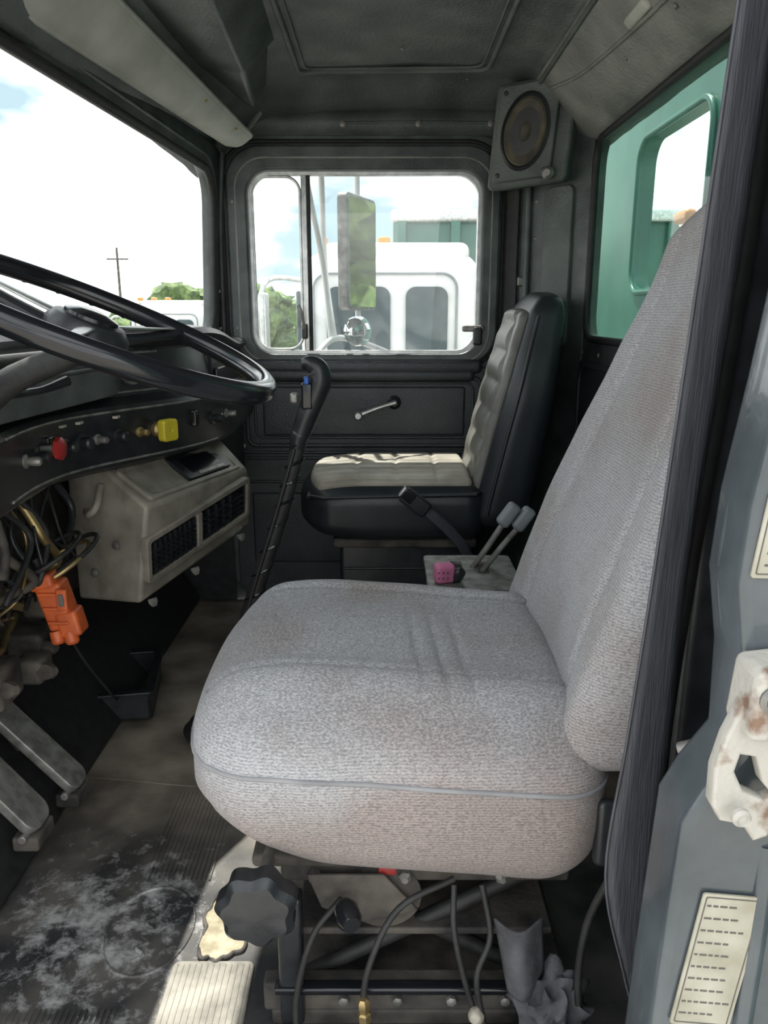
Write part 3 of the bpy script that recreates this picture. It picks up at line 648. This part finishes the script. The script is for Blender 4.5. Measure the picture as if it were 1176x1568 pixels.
# ================================================================== DRIVER SEAT
g = grp('driver_seat', (.05, 1.155, .4))
CH = (.292, .29, .132)
def dc(p):
    x, y, z = p; u = x/CH[0]; v = y/CH[1]; w = z/CH[2]; X, Y, Z = x, y, z
    if u < 0: X += .060*abs(v)**3*(-u)*(1.5 if v > 0 else .75)
    if w < 0:
        t = (-w)**1.6; X += .035*t*(-u); Y -= .040*t*v
    else:
        t = w**2; Y -= .02*t*v
    top = max(0, w)
    Z += top*(.024*(1-v*v)*(1-.3*u*u)+.014*math.exp(-((abs(v)-.66)/.15)**2))
    Z -= .020*u
    if u < -.35:
        t = (-u-.35)/.65
        Z += -.034*t*t*top if w > 0 else .085*t*t*(-w)
    if w > .8:
        gx = x-.070+.05*(y+.1)
        win = math.exp(-(gx/.05)**4)*math.exp(-((y+.08)/.14)**4)
        Z -= .006*win*max(0, math.cos(gx*2*math.pi/.034))**2
        Z -= .008*math.exp(-((x-.10)/.09)**2-((y+.02)/.14)**2)
        Z += .003*noise.noise(V((x*8, y*8, 3)))
        Z -= .009*math.exp(-((abs(y)-.17)/.009)**2)
    Y += .006*noise.noise(V((x*8, z*8, 1)))*(1 if abs(v) > .9 else 0)
    return V((.013+X, 1.150+Y, .412+Z))
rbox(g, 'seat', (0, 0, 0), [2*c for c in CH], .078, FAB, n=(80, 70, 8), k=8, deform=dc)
rp = rr(-CH[0], -CH[1], CH[0], CH[1], .078, 8); dense = []
for i in range(len(rp)):
    a = V((*rp[i], 0)); b = V((*rp[(i+1) % len(rp)], 0)); k = max(1, int((b-a).length/.02))
    for j in range(k): q = a.lerp(b, j/k); dense.append(dc(V((q.x, q.y, .052))))
tube(g, 'seat_piping', dense, .0034, FABS, closed=True, smooth=False, seg=8)
for yy in (.17, -.17):
    tube(g, 'top_seam', [dc(V((-.20+.44*t/20, yy, CH[2])))+V((0, 0, -.001)) for t in range(21)], .0020, FABS, seg=6)
BH = (.065, .28, .38)
def db(p):
    x, y, z = p; u = x/BH[0]; v = y/BH[1]; s = (z+BH[2])/(2*BH[2])
    w = 1-.52*sstep((s-.32)/.66); Y = y*w
    X = .312+.215*s-.02*sstep((s-.75)/.3)+x*(1-.22*s)
    if u < 0:
        X -= .045*abs(v)**2.2*(1-.75*s)*(-u)
        X -= .018*math.exp(-((s-.28)/.18)**2)*(-u)*(1-v*v)
        X += .004*noise.noise(V((y*8, z*8, 7)))
        X += .010*math.exp(-((abs(y)-.165)/.009)**2)*(-u)
    Z = .455+.765*s-.035*v*v*sstep((s-.7)/.3)
    return V((X, 1.155+Y, Z))
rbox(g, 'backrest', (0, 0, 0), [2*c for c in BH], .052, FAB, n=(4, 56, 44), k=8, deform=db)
for sgn in (-1, 1):
    tube(g, 'back_seam', [db(V((-BH[0], sgn*.165, -.30+.62*t/24))) for t in range(25)], .0020, FABS, seg=6)
    tube(g, 'edge_piping', [db(V((-.012, sgn*BH[1], -.33+.66*t/24))) for t in range(25)], .0035, FABS, seg=8)
rbox(g, 'recliner_bracket', (.305, .885, .38), (.05, .02, .10), .01, BLK)
tube(g, 'recline_lever', [(.30, .875, .40), (.33, .86, .42), (.36, .855, .45)], [.008, .010, .013], BLK)
rbox(g, 'cushion_pan', (.03, 1.16, .288), (.44, .44, .02), .008, DUSTY)
rbox(g, 'upper_frame', (.06, .965, .265), (.42, .03, .035), .006, DUSTY)
rbox(g, 'upper_frame_far', (.06, 1.34, .265), (.42, .03, .035), .006, DUSTY)
rbox(g, 'base_plate', (.06, 1.15, .022), (.46, .44, .03), .008, DUSTY)
rbox(g, 'lower_rail', (.06, .945, .060), (.48, .03, .05), .006, DUSTY)
rbox(g, 'slide_rail', (.04, .915, .095), (.40, .02, .012), .004, BLKG)
rbox(g, 'front_rail', (.03, .89, .035), (.44, .018, .012), .004, BLKG)
rbox(g, 'mid_shelf', (.06, 1.05, .16), (.38, .20, .012), .004, DUSTY)
for (a, b) in (((-.12, .975, .06), (.22, .975, .25)), ((.22, .985, .06), (-.12, .985, .25)), ((-.12, 1.33, .06), (.22, 1.33, .25)), ((.22, 1.33, .06), (-.12, 1.33, .25))):
    rod(g, 'scissor_arm', a, b, .012, RUB)
for k in range(5): lathe(g, 'air_bellows', (.06, 1.15, .05+k*.043), (0, 0, 1), [(.07, 0), (.10, .021), (.07, .043)], RUB)
for x in (-.10, .03, .17): lathe(g, 'pivot_bolt', (x, .948, .262), (0, -1, 0), [(.010, 0), (.010, .008), (.005, .014)], STEEL, seg=6)
for x in (-.06, .02, .10, .18): lathe(g, 'rail_bolt', (x, .928, .060), (0, -1, 0), [(.008, 0), (.008, .006), (.004, .008)], STEEL, seg=6)
rbox(g, 'post', (-.135, .925, .14), (.035, .03, .22), .006, BLK)
lathe(g, 'pivot_disc', (.0, .955, .225), (0, -1, 0), [(.055, 0), (.055, .006), (.03, .012), (.025, .02)], DUSTY)
rbox(g, 'red_tag', (.005, .940, .276), (.026, .006, .014), .002, RED)
prism(g, 'side_shield', [(-.11, .93, .275), (.0, .93, .275), (.05, .93, .215), (-.03, .93, .195), (-.09, .93, .22)], (0, .006, 0), DUSTY, .002)
lathe(g, 'adjust_knob', (-.166, .868, .296), (0, -1, 0), [(.046, 0), (.051, .006), (.051, .030), (.042, .040), (.015, .043)], BLK, seg=64, lobes=(7, .08))
rod(g, 'knob_shaft', (-.166, .97, .290), (-.166, .863, .296), .01, STEEL)
lathe(g, 'height_knob', (-.055, .90, .252), (.3, -1, 0), [(.012, 0), (.017, .01), (.017, .03), (.012, .04)], BLKG)
for P in ([(-.06, .92, .245), (-.10, .90, .20), (-.125, .89, .10), (-.12, .87, .02), (-.10, .82, .012)],
          [(.10, .93, .27), (.02, .90, .245), (-.02, .88, .17), (-.03, .87, .10), (-.03, .84, .02)],
          [(.10, .93, .26), (.10, .90, .20), (.125, .88, .10), (.16, .86, .02)],
          [(.14, .93, .26), (.15, .90, .20), (.13, .88, .15), (.14, .87, .08)]):
    tube(g, 'air_hose', P, .0046, RUB, seg=10)
lathe(g, 'brass_fitting', (-.027, .868, .085), (-.05, .05, 1), [(.007, 0), (.010, .002), (.010, .014), (.007, .016), (.009, .022), (.009, .034), (.006, .038)], BRASS, seg=6)
lathe(g, 'brass_fitting_front', (-.112, .84, .014), (-.2, .6, .6), [(.007, 0), (.009, .002), (.009, .014), (.006, .02)], BRASS, seg=6)

# ================================================================== RAGS / INSULATION
g = grp('cloth_rags', (.2, .87, .08))
def blob(g, name, c, s, m, seed, amp=.35, fr=3, sub=4):
    bm = bmesh.new(); bmesh.ops.create_icosphere(bm, subdivisions=sub, radius=1)
    for v in bm.verts:
        n = v.co.normalized(); k = 1+amp*(noise.noise(n*fr+V((seed, 0, 0)))+.5*abs(noise.noise(n*fr*2.3+V((0, seed, 0)))))
        v.co = V((c[0]+n.x*s[0]*k, c[1]+n.y*s[1]*k, c[2]+n.z*s[2]*k))
    me = bpy.data.meshes.new(name); bm.to_mesh(me); bm.free(); return obj(g, name, me, m, sharp=80)
blob(g, 'crumpled_cloth', (.232, .86, .105), (.040, .035, .055), RAG, 2, .9, 2.8)
blob(g, 'dark_cloth', (.19, .79, .020), (.085, .045, .028), RAG, 5, .7, 2.2)
surf(g, 'hanging_flap', lambda u, v: V((.150+.070*u+.022*v*(1-u), .872-.02*math.sin(u*4)-.01*v+.006*math.sin(v*7), .255-.115*v-.012*u+.02*u*v)), 14, 14, RAG, solid=.003)
blob(g, 'white_cap', (.125, .84, .125), (.010, .010, .012), CREAM, 8, .2, 2, 3)
blob(g, 'debris', (.10, .80, .012), (.035, .02, .010), RUB, 11, .7, 3, 3)
g = grp('torn_insulation', (-.27, 1.12, .01))
pts = []
for i in range(44):
    a = 2*math.pi*i/44; k = 1+.30*noise.noise(V((math.cos(a)*2.2, math.sin(a)*2.2, 9)))+.10*noise.noise(V((math.cos(a)*9, math.sin(a)*9, 2))); pts.append((.042*k*math.cos(a)-.275, .080*k*math.sin(a)+1.13))
plate(g, 'cream_patch', pts, [], .006, frame((0, 0, .007), (1, 0, 0), (0, 1, 0)), FOAM, bev=.002)
tube(g, 'torn_edge', [V((p[0], p[1], .010+.004*noise.noise(V((p[0]*40, p[1]*40, 0))))) for p in pts], .004, DUSTY, closed=True)
g = grp('sun_patch_plate', (-.28, .9, 0))  # added ribbed plate: a sunlit patch of floor painted as pale colour
plate(g, 'sun_patch_base', rr(-.345, .70, -.215, 1.045, .010), [], .005, frame((0, 0, .0075), (1, 0, 0), (0, 1, 0)), SUNPATCH, bev=.002)
for i in range(13): rbox(g, 'rib', (-.339+i*.0098, .875, .0115), (.003, .33, .003), .001, SUNPATCH, k=2, n=1)

# ================================================================== PASSENGER SEAT
g = grp('passenger_seat', (.1, 2.36, .6))
PH = (.27, .25, .08)
def pc(p):
    x, y, z = p; u = x/PH[0]; v = y/PH[1]; w = z/PH[2]; X, Y, Z = x, y, z
    if u < 0: X += .07*abs(v)**3*(-u)
    Z += max(0, w)*(.012*(1-v*v))
    if u < -.3:
        t = (-u-.3)/.7; Z += -.02*t*t*max(0, w)+.03*t*t*max(0, -w)
    return V((.015+X, 2.355+Y, .492+Z))
rbox(g, 'seat', (0, 0, 0), [2*c for c in PH], .05, VIN, n=(14, 12, 4), k=6, deform=pc)
def pci(p):
    x, y, z = p; q = pc(V((x, y, PH[2]*.93))); q.z += z+.008
    if z > 0:
        for k in range(-3, 4): q.z -= .006*math.exp(-((y-k*.062)/.006)**2)
        for xx in (-.10, .02, .14): q.z -= .005*math.exp(-((x-xx)/.006)**2)
    return q
rbox(g, 'seat_insert', (0, 0, 0), (.475, .43, .034), .016, CREAM, n=(60, 60, 1), k=5, deform=pci)
tube(g, 'seat_piping', [pc(V((p[0], p[1], .062))) for p in rr(-PH[0]*.985, -PH[1]*.985, PH[0]*.985, PH[1]*.985, .05)], .005, VIN, closed=True, seg=8)
QH = (.078, .245, .34)
def pbk(p):
    x, y, z = p; v = y/QH[1]; s = (z+QH[2])/(2*QH[2]); u = x/QH[0]
    w = 1-.22*sstep((s-.55)/.45)
    X = .335+.125*s+x*(1-.42*s*s)
    if u < 0: X -= .015*abs(v)**2*(-u)*(1-s)
    return V((X, 2.355+y*w, .445+.665*s-.02*v*v*s))
rbox(g, 'backrest', (0, 0, 0), [2*c for c in QH], .055, VIN, n=(4, 14, 18), k=6, deform=pbk)
def pbi(p):
    x, y, z = p; s = (z+QH[2])/(2*QH[2]); q = pbk(V((-QH[0]*.96, y, z))); q.x += x*1.0-.004
    if x < 0:
        q.x -= .012*abs(math.sin((z+.34)/.085*math.pi))*(1 if abs(y) < .13 else .25)
        q.x += .008*math.exp(-((abs(y)-.13)/.006)**2)
    return q
rbox(g, 'back_insert', (0, 0, 0), (.034, .39, .585), .016, GREYV, n=(1, 30, 80), k=5, deform=pbi)
for sgn in (-1, 1): tube(g, 'back_piping', [pbk(V((-.045, sgn*QH[1], -.29+.58*t/16))) for t in range(17)], .005, VIN, seg=8)
rbox(g, 'base_box', (.06, 2.36, .21), (.38, .40, .40), .015, BLK, n=3)
rbox(g, 'base_skirt', (.06, 2.36, .40), (.42, .43, .03), .01, DUSTY)
for z in (.08, .16, .24, .32): tube(g, 'base_rib', [(-.12, 2.158, z), (.24, 2.158, z)], .004, BLK, smooth=False)

# ================================================================== CENTRE PEDESTAL
g = grp('lever_pedestal', (.2, 1.72, .3))
rbox(g, 'pedestal_box', (.205, 1.72, .225), (.20, .22, .45), .012, DUSTY, n=2)
plate(g, 'top_plate', rr(.10, 1.60, .31, 1.84, .01), [rr(.16, 1.70, .19, 1.80, .008), rr(.22, 1.70, .25, 1.80, .008)], .008, frame((0, 0, .456), (1, 0, 0), (0, 1, 0)), STEEL, bev=.002)
for (bx, tx, tz) in ((.205, .275, .575), (.235, .310, .565)):
    tube(g, 'lever_shaft', [(bx, 1.75, .45), ((bx+tx)/2, 1.735, .51), (tx, 1.72, tz)], .007, STEEL)
    rbox(g, 'lever_handle', (tx+.012, 1.715, tz+.025), (.032, .03, .060), .010, HGRY, M=Matrix.Rotation(math.radians(35), 3, 'Y'))
rbox(g, 'pink_knob', (.135, 1.64, .485), (.045, .035, .045), .010, PINK, M=Matrix.Rotation(.3, 3, 'Z'))
for i in range(3):
    for j in range(2): rbox(g, 'pink_knob_dimple', (.122+i*.010, 1.621, .478+j*.013), (.004, .006, .004), .0015, INK, k=2, n=1)
tube(g, 'knob_base', [(.15, 1.66, .455), (.165, 1.64, .48), (.175, 1.63, .49)], [.018, .016, .010], BLK)
for x in (.115, .295): screw(g, (x, 1.62, .461), (0, 0, 1), .007)

# ================================================================== SEAT BELTS
g = grp('seat_belt', (.30, .75, .7))
Lp = [(.325, .76, 1.62), (.304, .75, 1.31), (.291, .75, 1.05), (.277, .75, .79), (.265, .75, .60), (.254, .75, .426), (.285, .75, .29), (.312, .75, .20)]
Rp = [(.373, .77, 1.62), (.347, .765, 1.31), (.334, .765, 1.05), (.318, .765, .79), (.318, .765, .60), (.314, .76, .426), (.318, .755, .29), (.322, .75, .20)]
ribbon(g, 'shoulder_webbing', Lp, Rp, BELT)
tube(g, 'selvedge', [V(p)+V((0, -.001, 0)) for p in Lp], .0018, BELT, seg=6)
ribbon(g, 'return_webbing', [(.335, .785, 1.62), (.325, .785, 1.31), (.318, .785, 1.05), (.305, .785, .79), (.30, .785, .60), (.30, .785, .43)],
       [(.39, .79, 1.62), (.372, .79, 1.31), (.358, .79, 1.05), (.340, .79, .79), (.33, .79, .60), (.33, .79, .43)], RUB)
rbox(g, 'retractor', (.33, .735, .15), (.06, .05, .10), .012, BLK)
tube(g, 'anchor_cable', [(.285, .80, .40), (.262, .83, .28), (.262, .84, .15), (.285, .82, .03)], .005, RUB)
tube(g, 'anchor_stub', [(.315, .73, .60), (.345, .71, .62), (.36, .70, .63)], [.008, .010, .013], STEEL)
g = grp('seat_belt_buckle', (.09, 2.02, .57))
Mb = Matrix.Rotation(math.radians(38), 3, 'Y')
rbox(g, 'buckle_body', (.085, 2.02, .555), (.085, .028, .045), .008, BLK, M=Mb)
rbox(g, 'release_button', (.065, 2.005, .575), (.035, .01, .03), .003, BLKG, M=Mb)
rbox(g, 'latch_slot', (.050, 2.02, .586), (.006, .022, .03), .002, ALU, M=Mb)
ribbon(g, 'stalk_webbing', [(.11, 2.03, .555), (.17, 2.04, .50), (.23, 2.06, .43), (.26, 2.08, .36)], [(.10, 2.02, .525), (.155, 2.03, .475), (.21, 2.05, .41), (.235, 2.07, .34)], BELT, th=.004)
g = grp('passenger_belt', (.40, 2.6, 1.25))
def q(x, y, z=.025): return Mp @ V((x, y, z))
ribbon(g, 'webbing', [q(.035, 1.46, .03), q(.035, 1.25, .03), q(.035, .95, .03), q(.02, .55, .04)], [q(.095, 1.46, .03), q(.095, 1.25, .03), q(.095, .95, .03), q(.08, .55, .04)], RUB)
tube(g, 'd_ring', [q(.01, 1.46, .03), q(.065, 1.49, .035), q(.12, 1.46, .03), q(.11, 1.445, .03), q(.02, 1.445, .03)], .006, BLK, closed=True)
lathe(g, 'd_ring_bolt', q(.065, 1.50, .02), Mp.to_3x3() @ V((0, 0, 1)), [(.016, 0), (.016, .012), (.008, .018)], STEEL, seg=6)

# ================================================================== B-PILLAR HARDWARE
g = grp('door_striker', (.33, .59, .68))
hexa(g, 'striker_block', [(.292, .55, .715), (.42, .55, .715), (.42, .60, .715), (.292, .60, .715)], [(.296, .555, .775), (.42, .555, .790), (.42, .60, .790), (.296, .60, .775)], CRM, .007)
plate(g, 'hook_plate', [(.280, .648), (.288, .634), (.308, .630), (.318, .615), (.326, .618), (.335, .64), (.42, .64), (.42, .74), (.296, .74), (.285, .71), (.279, .68)],
      [[(.290, .678), (.294, .698), (.312, .695), (.320, .670), (.333, .655), (.322, .648), (.300, .658)]], .010, FAR(.575), CRM, bev=.003)
for (x, z, r) in ((.311, .752, .013), (.296, .645, .008), (.35, .73, .013)):
    lathe(g, 'striker_bolt', (x, .556, z), (0, -1, 0), [(r, 0), (r, .004), (r*.7, .007), (r*.5, .004)], STEEL if x > .3 else CRM, seg=20)
rod(g, 'striker_pin', (.345, .60, .675), (.345, .545, .675), .012, STEEL)
g = grp('pillar_label', (.32, .60, .8))
def label(M, w, h, rows):
    plate(g, 'paper', rr(0, 0, w, h, .003), [], .002, M, PAPER)
    plate(g, 'label_border', rr(.003, .003, w-.003, h-.003, .002), [rr(.004, .004, w-.004, h-.004, .002)], .003, M, INK)
    for k in range(rows):
        yy = h-(k+1)*h/(rows+1); L = w*random.uniform(.55, .85)
        x = w*.10
        while x < L:
            l = random.uniform(.003, .007); plate(g, 'printed_word', [(x, yy), (min(x+l, w*.90), yy), (min(x+l, w*.90), yy+.0018), (x, yy+.0018)], [], .003, M, INK); x += l+.002
label(frame((.300, .597, .84), (1, 0, -.02), (.10, 0, 1)), .09, .072, 6)
label(frame((.276, .597, .385), (1, 0, -.10), (.12, 0, 1)), .058, .150, 10)

# ================================================================== EXTERIOR
gg = grp('ground', (0, 0, -1.25))
surf(gg, 'gravel_yard', lambda u, v: V((-60+120*u, -40+120*v, -1.25)), 4, 4, GRAV)
g = grp('side_mirror', (-.12, 3.0, 1.3))
nm = V((.93, -.367, 0)).normalized(); X = V((-nm.y, nm.x, 0))
Mm = frame((-.10, 3.05, 1.265), X, (0, 0, 1))
plate(g, 'mirror_back', rr(-.135, -.20, .135, .20, .02), [], .03, Mm, STEEL, bev=.004)
plate(g, 'mirror_glass_a', rr(-.128, -.192, .128, .192, .015), [], .003, frame(Mm @ V((0, 0, .021)), X, (0, 0, 1)), MIRR)
plate(g, 'mirror_glass_b', rr(-.128, -.192, .128, .192, .015), [], .003, frame(Mm @ V((0, 0, -.021)), X, (0, 0, 1)), MIRR)
lathe(g, 'convex_mirror', (-.10, 2.93, .985), (.35, -.93, .05), [(.05, 0), (.055, .008), (.045, .018), (.025, .024), (.005, .026)], MIRR)
for P in ([(-.27, 2.80, 1.53), (-.10, 2.98, 1.58), (.12, 3.02, 1.60)], [(-.27, 2.80, 1.52), (-.22, 2.95, 1.20), (-.20, 2.98, .96)], [(-.22, 2.90, 1.52), (-.22, 3.02, 1.20), (-.19, 3.0, .97)],
          [(-.25, 2.80, .90), (-.17, 2.98, .96), (.02, 3.03, .90), (.10, 2.82, .85)], [(-.10, 3.05, 1.59), (-.10, 3.05, 1.05), (-.10, 3.05, .94)]):
    tube(g, 'bracket_tube', P, .011, WHITE, seg=10)
def truck(name, ox, oy, oz, s, body):
    g = grp(name, (ox, oy, oz))
    def T(p): return (ox+p[0]*s, oy+p[1]*s, oz+p[2]*s)
    MS = frame(T((0, .04, 0)), (1, 0, 0), (0, 0, 1)) @ Matrix.Diagonal((s, s, 1, 1))
    rbox(g, 'cab', T((.1, .9, 1.9)), (1.45*s, 1.7*s, 1.75*s), .22*s, body, n=2, k=6)
    rbox(g, 'roof_cap', T((.15, .9, 2.76)), (1.15*s, 1.5*s, .16*s), .07*s, body, n=2)
    rbox(g, 'hood', T((-1.35, .9, 1.45)), (1.5*s, 1.3*s, .85*s), .2*s, body, n=2, k=6)
    plate(g, 'side_window', rr(-.40, 1.95, .10, 2.50, .08), [], .02*s, MS, GLS)
    plate(g, 'rear_quarter_window', rr(.22, 1.95, .55, 2.50, .08), [], .02*s, MS, GLS)
    tube(g, 'door_gap', loop3(MS, rr(-.50, 1.15, .62, 2.6, .12)), .010*s, HGRY, closed=True, smooth=False)
    rbox(g, 'door_handle', T((.50, .02, 1.75)), (.12*s, .04*s, .04*s), .01*s, STEEL)
    rbox(g, 'windshield', T((-.64, .9, 2.2)), (.04*s, 1.35*s, .55*s), .02*s, GLS)
    rod(g, 'exhaust_stack', T((1.0, .15, .9)), T((1.0, .15, 3.3)), .09*s, ALU)
    rod(g, 'air_cleaner', T((-.85, -.02, 1.3)), T((-.85, -.02, 2.0)), .2*s, ALU)
    for x in (-1.4, 1.6, 2.9):
        for y in (.0, 1.75): lathe(g, 'wheel', T((x, y, .5)), (0, -1, 0), [(.2*s, -.12*s), (.5*s, -.12*s), (.52*s, 0), (.5*s, .12*s), (.3*s, .13*s), (.28*s, .04*s), (.1*s, .1*s)], RUB)
    rbox(g, 'frame_rail', T((.9, .9, .85)), (5.0*s, .9*s, .25*s), .03*s, DUSTY)
    rbox(g, 'fuel_tank', T((.3, .1, .75)), (1.1*s, .5*s, .55*s), .2*s, ALU)
    for x in (-.45, -.2, .05): rbox(g, 'marker_lamp', T((x, .3, 2.86)), (.10*s, .08*s, .06*s), .02*s, AMB)
    rbox(g, 'mirror_head', T((-.85, -.22, 2.2)), (.05*s, .2*s, .5*s), .02*s, ALU)
    tube(g, 'mirror_arm', [T((-.55, .0, 2.55)), T((-.85, -.22, 2.5)), T((-.85, -.22, 1.9)), T((-.5, .0, 1.85))], .02*s, ALU)
truck('semi_truck', -.05, 6.2, -1.25, 1.0, WHITE)
truck('semi_truck', -3.5, 12.5, -1.25, .88, WHITE)
g = grp('dump_trailer', (.5, 9.5, 0))
rbox(g, 'green_box', (1.75, 10.5, 1.2), (3.3, 2.3, 1.9), .1, GRN, n=2)
for i in range(6): rbox(g, 'stake', (.2+i*.62, 9.32, 1.2), (.12, .10, 1.8), .03, GRN)
rbox(g, 'top_rail', (1.75, 9.33, 2.12), (3.35, .14, .14), .04, ALU)
rbox(g, 'chassis', (1.75, 10.5, -.1), (3.6, 1.0, .3), .05, DUSTY)
for x in (.8, 1.9, 3.0): lathe(g, 'wheel', (x, 9.5, -.75), (0, -1, 0), [(.2, -.15), (.5, -.15), (.52, 0), (.5, .15), (.3, .15), (.1, .1)], RUB)
g = grp('dump_body', (1.15, 2.0, .8))
plate(g, 'headboard', [(-.2, -.4), (4.05, -.4), (4.05, 2.4), (-.2, 2.4)], [rr(2.60, 1.14, 3.30, 1.70, .09)], .06, REAR(1.05), GRN)
tube(g, 'opening_rim', loop3(REAR(1.015), rr(2.59, 1.13, 3.31, 1.71, .095)), .012, GRN, closed=True, smooth=False)
for y in (.2, .9, 1.6): rbox(g, 'rib', (1.0, y, .9), (.08, .07, 2.6), .02, GRN)
rbox(g, 'base_sill', (1.3, 1.92, -.45), (.6, 4.1, .2), .03, DUSTY)
rbox(g, 'support_leg', (1.3, .2, -.9), (.3, .3, .75), .03, DUSTY); rbox(g, 'support_leg', (1.3, 3.7, -.9), (.3, .3, .75), .03, DUSTY)
rbox(g, 'marker_lamp', (1.0, 2.72, 1.36), (.04, .12, .04), .015, AMB)
def tree(x, y, h, r, seed):
    g = grp('tree', (x, y, -1.25)); random.seed(seed)
    tube(g, 'trunk', [(x, y, -1.3), (x+.1, y, h*.3-1.25), (x, y+.1, h*.6-1.25)], [r*.12, r*.09, r*.04], BARK)
    for i in range(14):
        a = random.random()*6.28; d = random.random()*r*.75
        blob(g, 'foliage', (x+d*math.cos(a), y+d*math.sin(a), h*random.uniform(.4, .9)-1.25), (r*.42, r*.42, r*.34), LEAF, seed+i, .8, 4, 3)
for t in ((-6.2, 24, 2.9, 1.6, 1), (-8.0, 26, 2.6, 1.5, 2), (-4.4, 27, 3.0, 1.6, 3), (5.8, 8.6, 4.6, 1.7, 4), (8.4, 12, 6, 2.6, 5), (6, 22, 5, 2.5, 6), (2, 26, 4.2, 2.2, 7)): tree(*t)
g = grp('utility_pole', (-9.9, 30, 0))
rod(g, 'pole', (-9.9, 30, -1.25), (-9.9, 30, 3.4), .07, DUSTY, r2=.04); rod(g, 'crossarm', (-10.3, 30, 3.0), (-9.5, 30, 3.0), .03, DUSTY)

# ================================================================== LIGHT
w = bpy.data.worlds.new('World'); sc.world = w; w.use_nodes = True; nt = w.node_tree; nt.nodes.clear(); N = nt.nodes; L = nt.links
out = N.new('ShaderNodeOutputWorld'); bg = N.new('ShaderNodeBackground'); L.new(bg.outputs[0], out.inputs[0])
tc = N.new('ShaderNodeTexCoord'); mp = N.new('ShaderNodeMapping'); mp.inputs['Scale'].default_value = (1, 1, 2.6); L.new(tc.outputs['Generated'], mp.inputs[0])
n = N.new('ShaderNodeTexNoise'); n.inputs['Scale'].default_value = 2.6; n.inputs['Detail'].default_value = 5; L.new(mp.outputs[0], n.inputs[0])
r = N.new('ShaderNodeValToRGB'); r.color_ramp.elements[0].position = .40; r.color_ramp.elements[1].position = .54
r.color_ramp.elements[0].color = (.22, .30, .34, 1); r.color_ramp.elements[1].color = (1, 1, 1, 1)
L.new(n.outputs[0], r.inputs[0]); L.new(r.outputs[0], bg.inputs[0]); bg.inputs[1].default_value = 3.0
sd_ = V((-.25, .40, .88)).normalized()
sl = bpy.data.lights.new('sun', 'SUN'); sl.energy = 8; sl.angle = math.radians(.6); sl.color = (1, .96, .88)
so = bpy.data.objects.new('sun', sl); sc.collection.objects.link(so); so.rotation_mode = 'QUATERNION'; so.rotation_quaternion = sd_.to_track_quat('Z', 'Y'); so.location = (-2, 4, 8)
sc.view_settings.view_transform = 'Standard'

# ================================================================== CAMERA
cam = bpy.data.cameras.new('camera'); co = bpy.data.objects.new('camera', cam); sc.collection.objects.link(co)
cam.sensor_fit = 'VERTICAL'; cam.sensor_height = 24; cam.lens = 18.02; cam.clip_start = .02; cam.clip_end = 300
co.location = (0, 0, 1.05); co.rotation_euler = (math.radians(75.5), 0, 0)
sc.camera = co
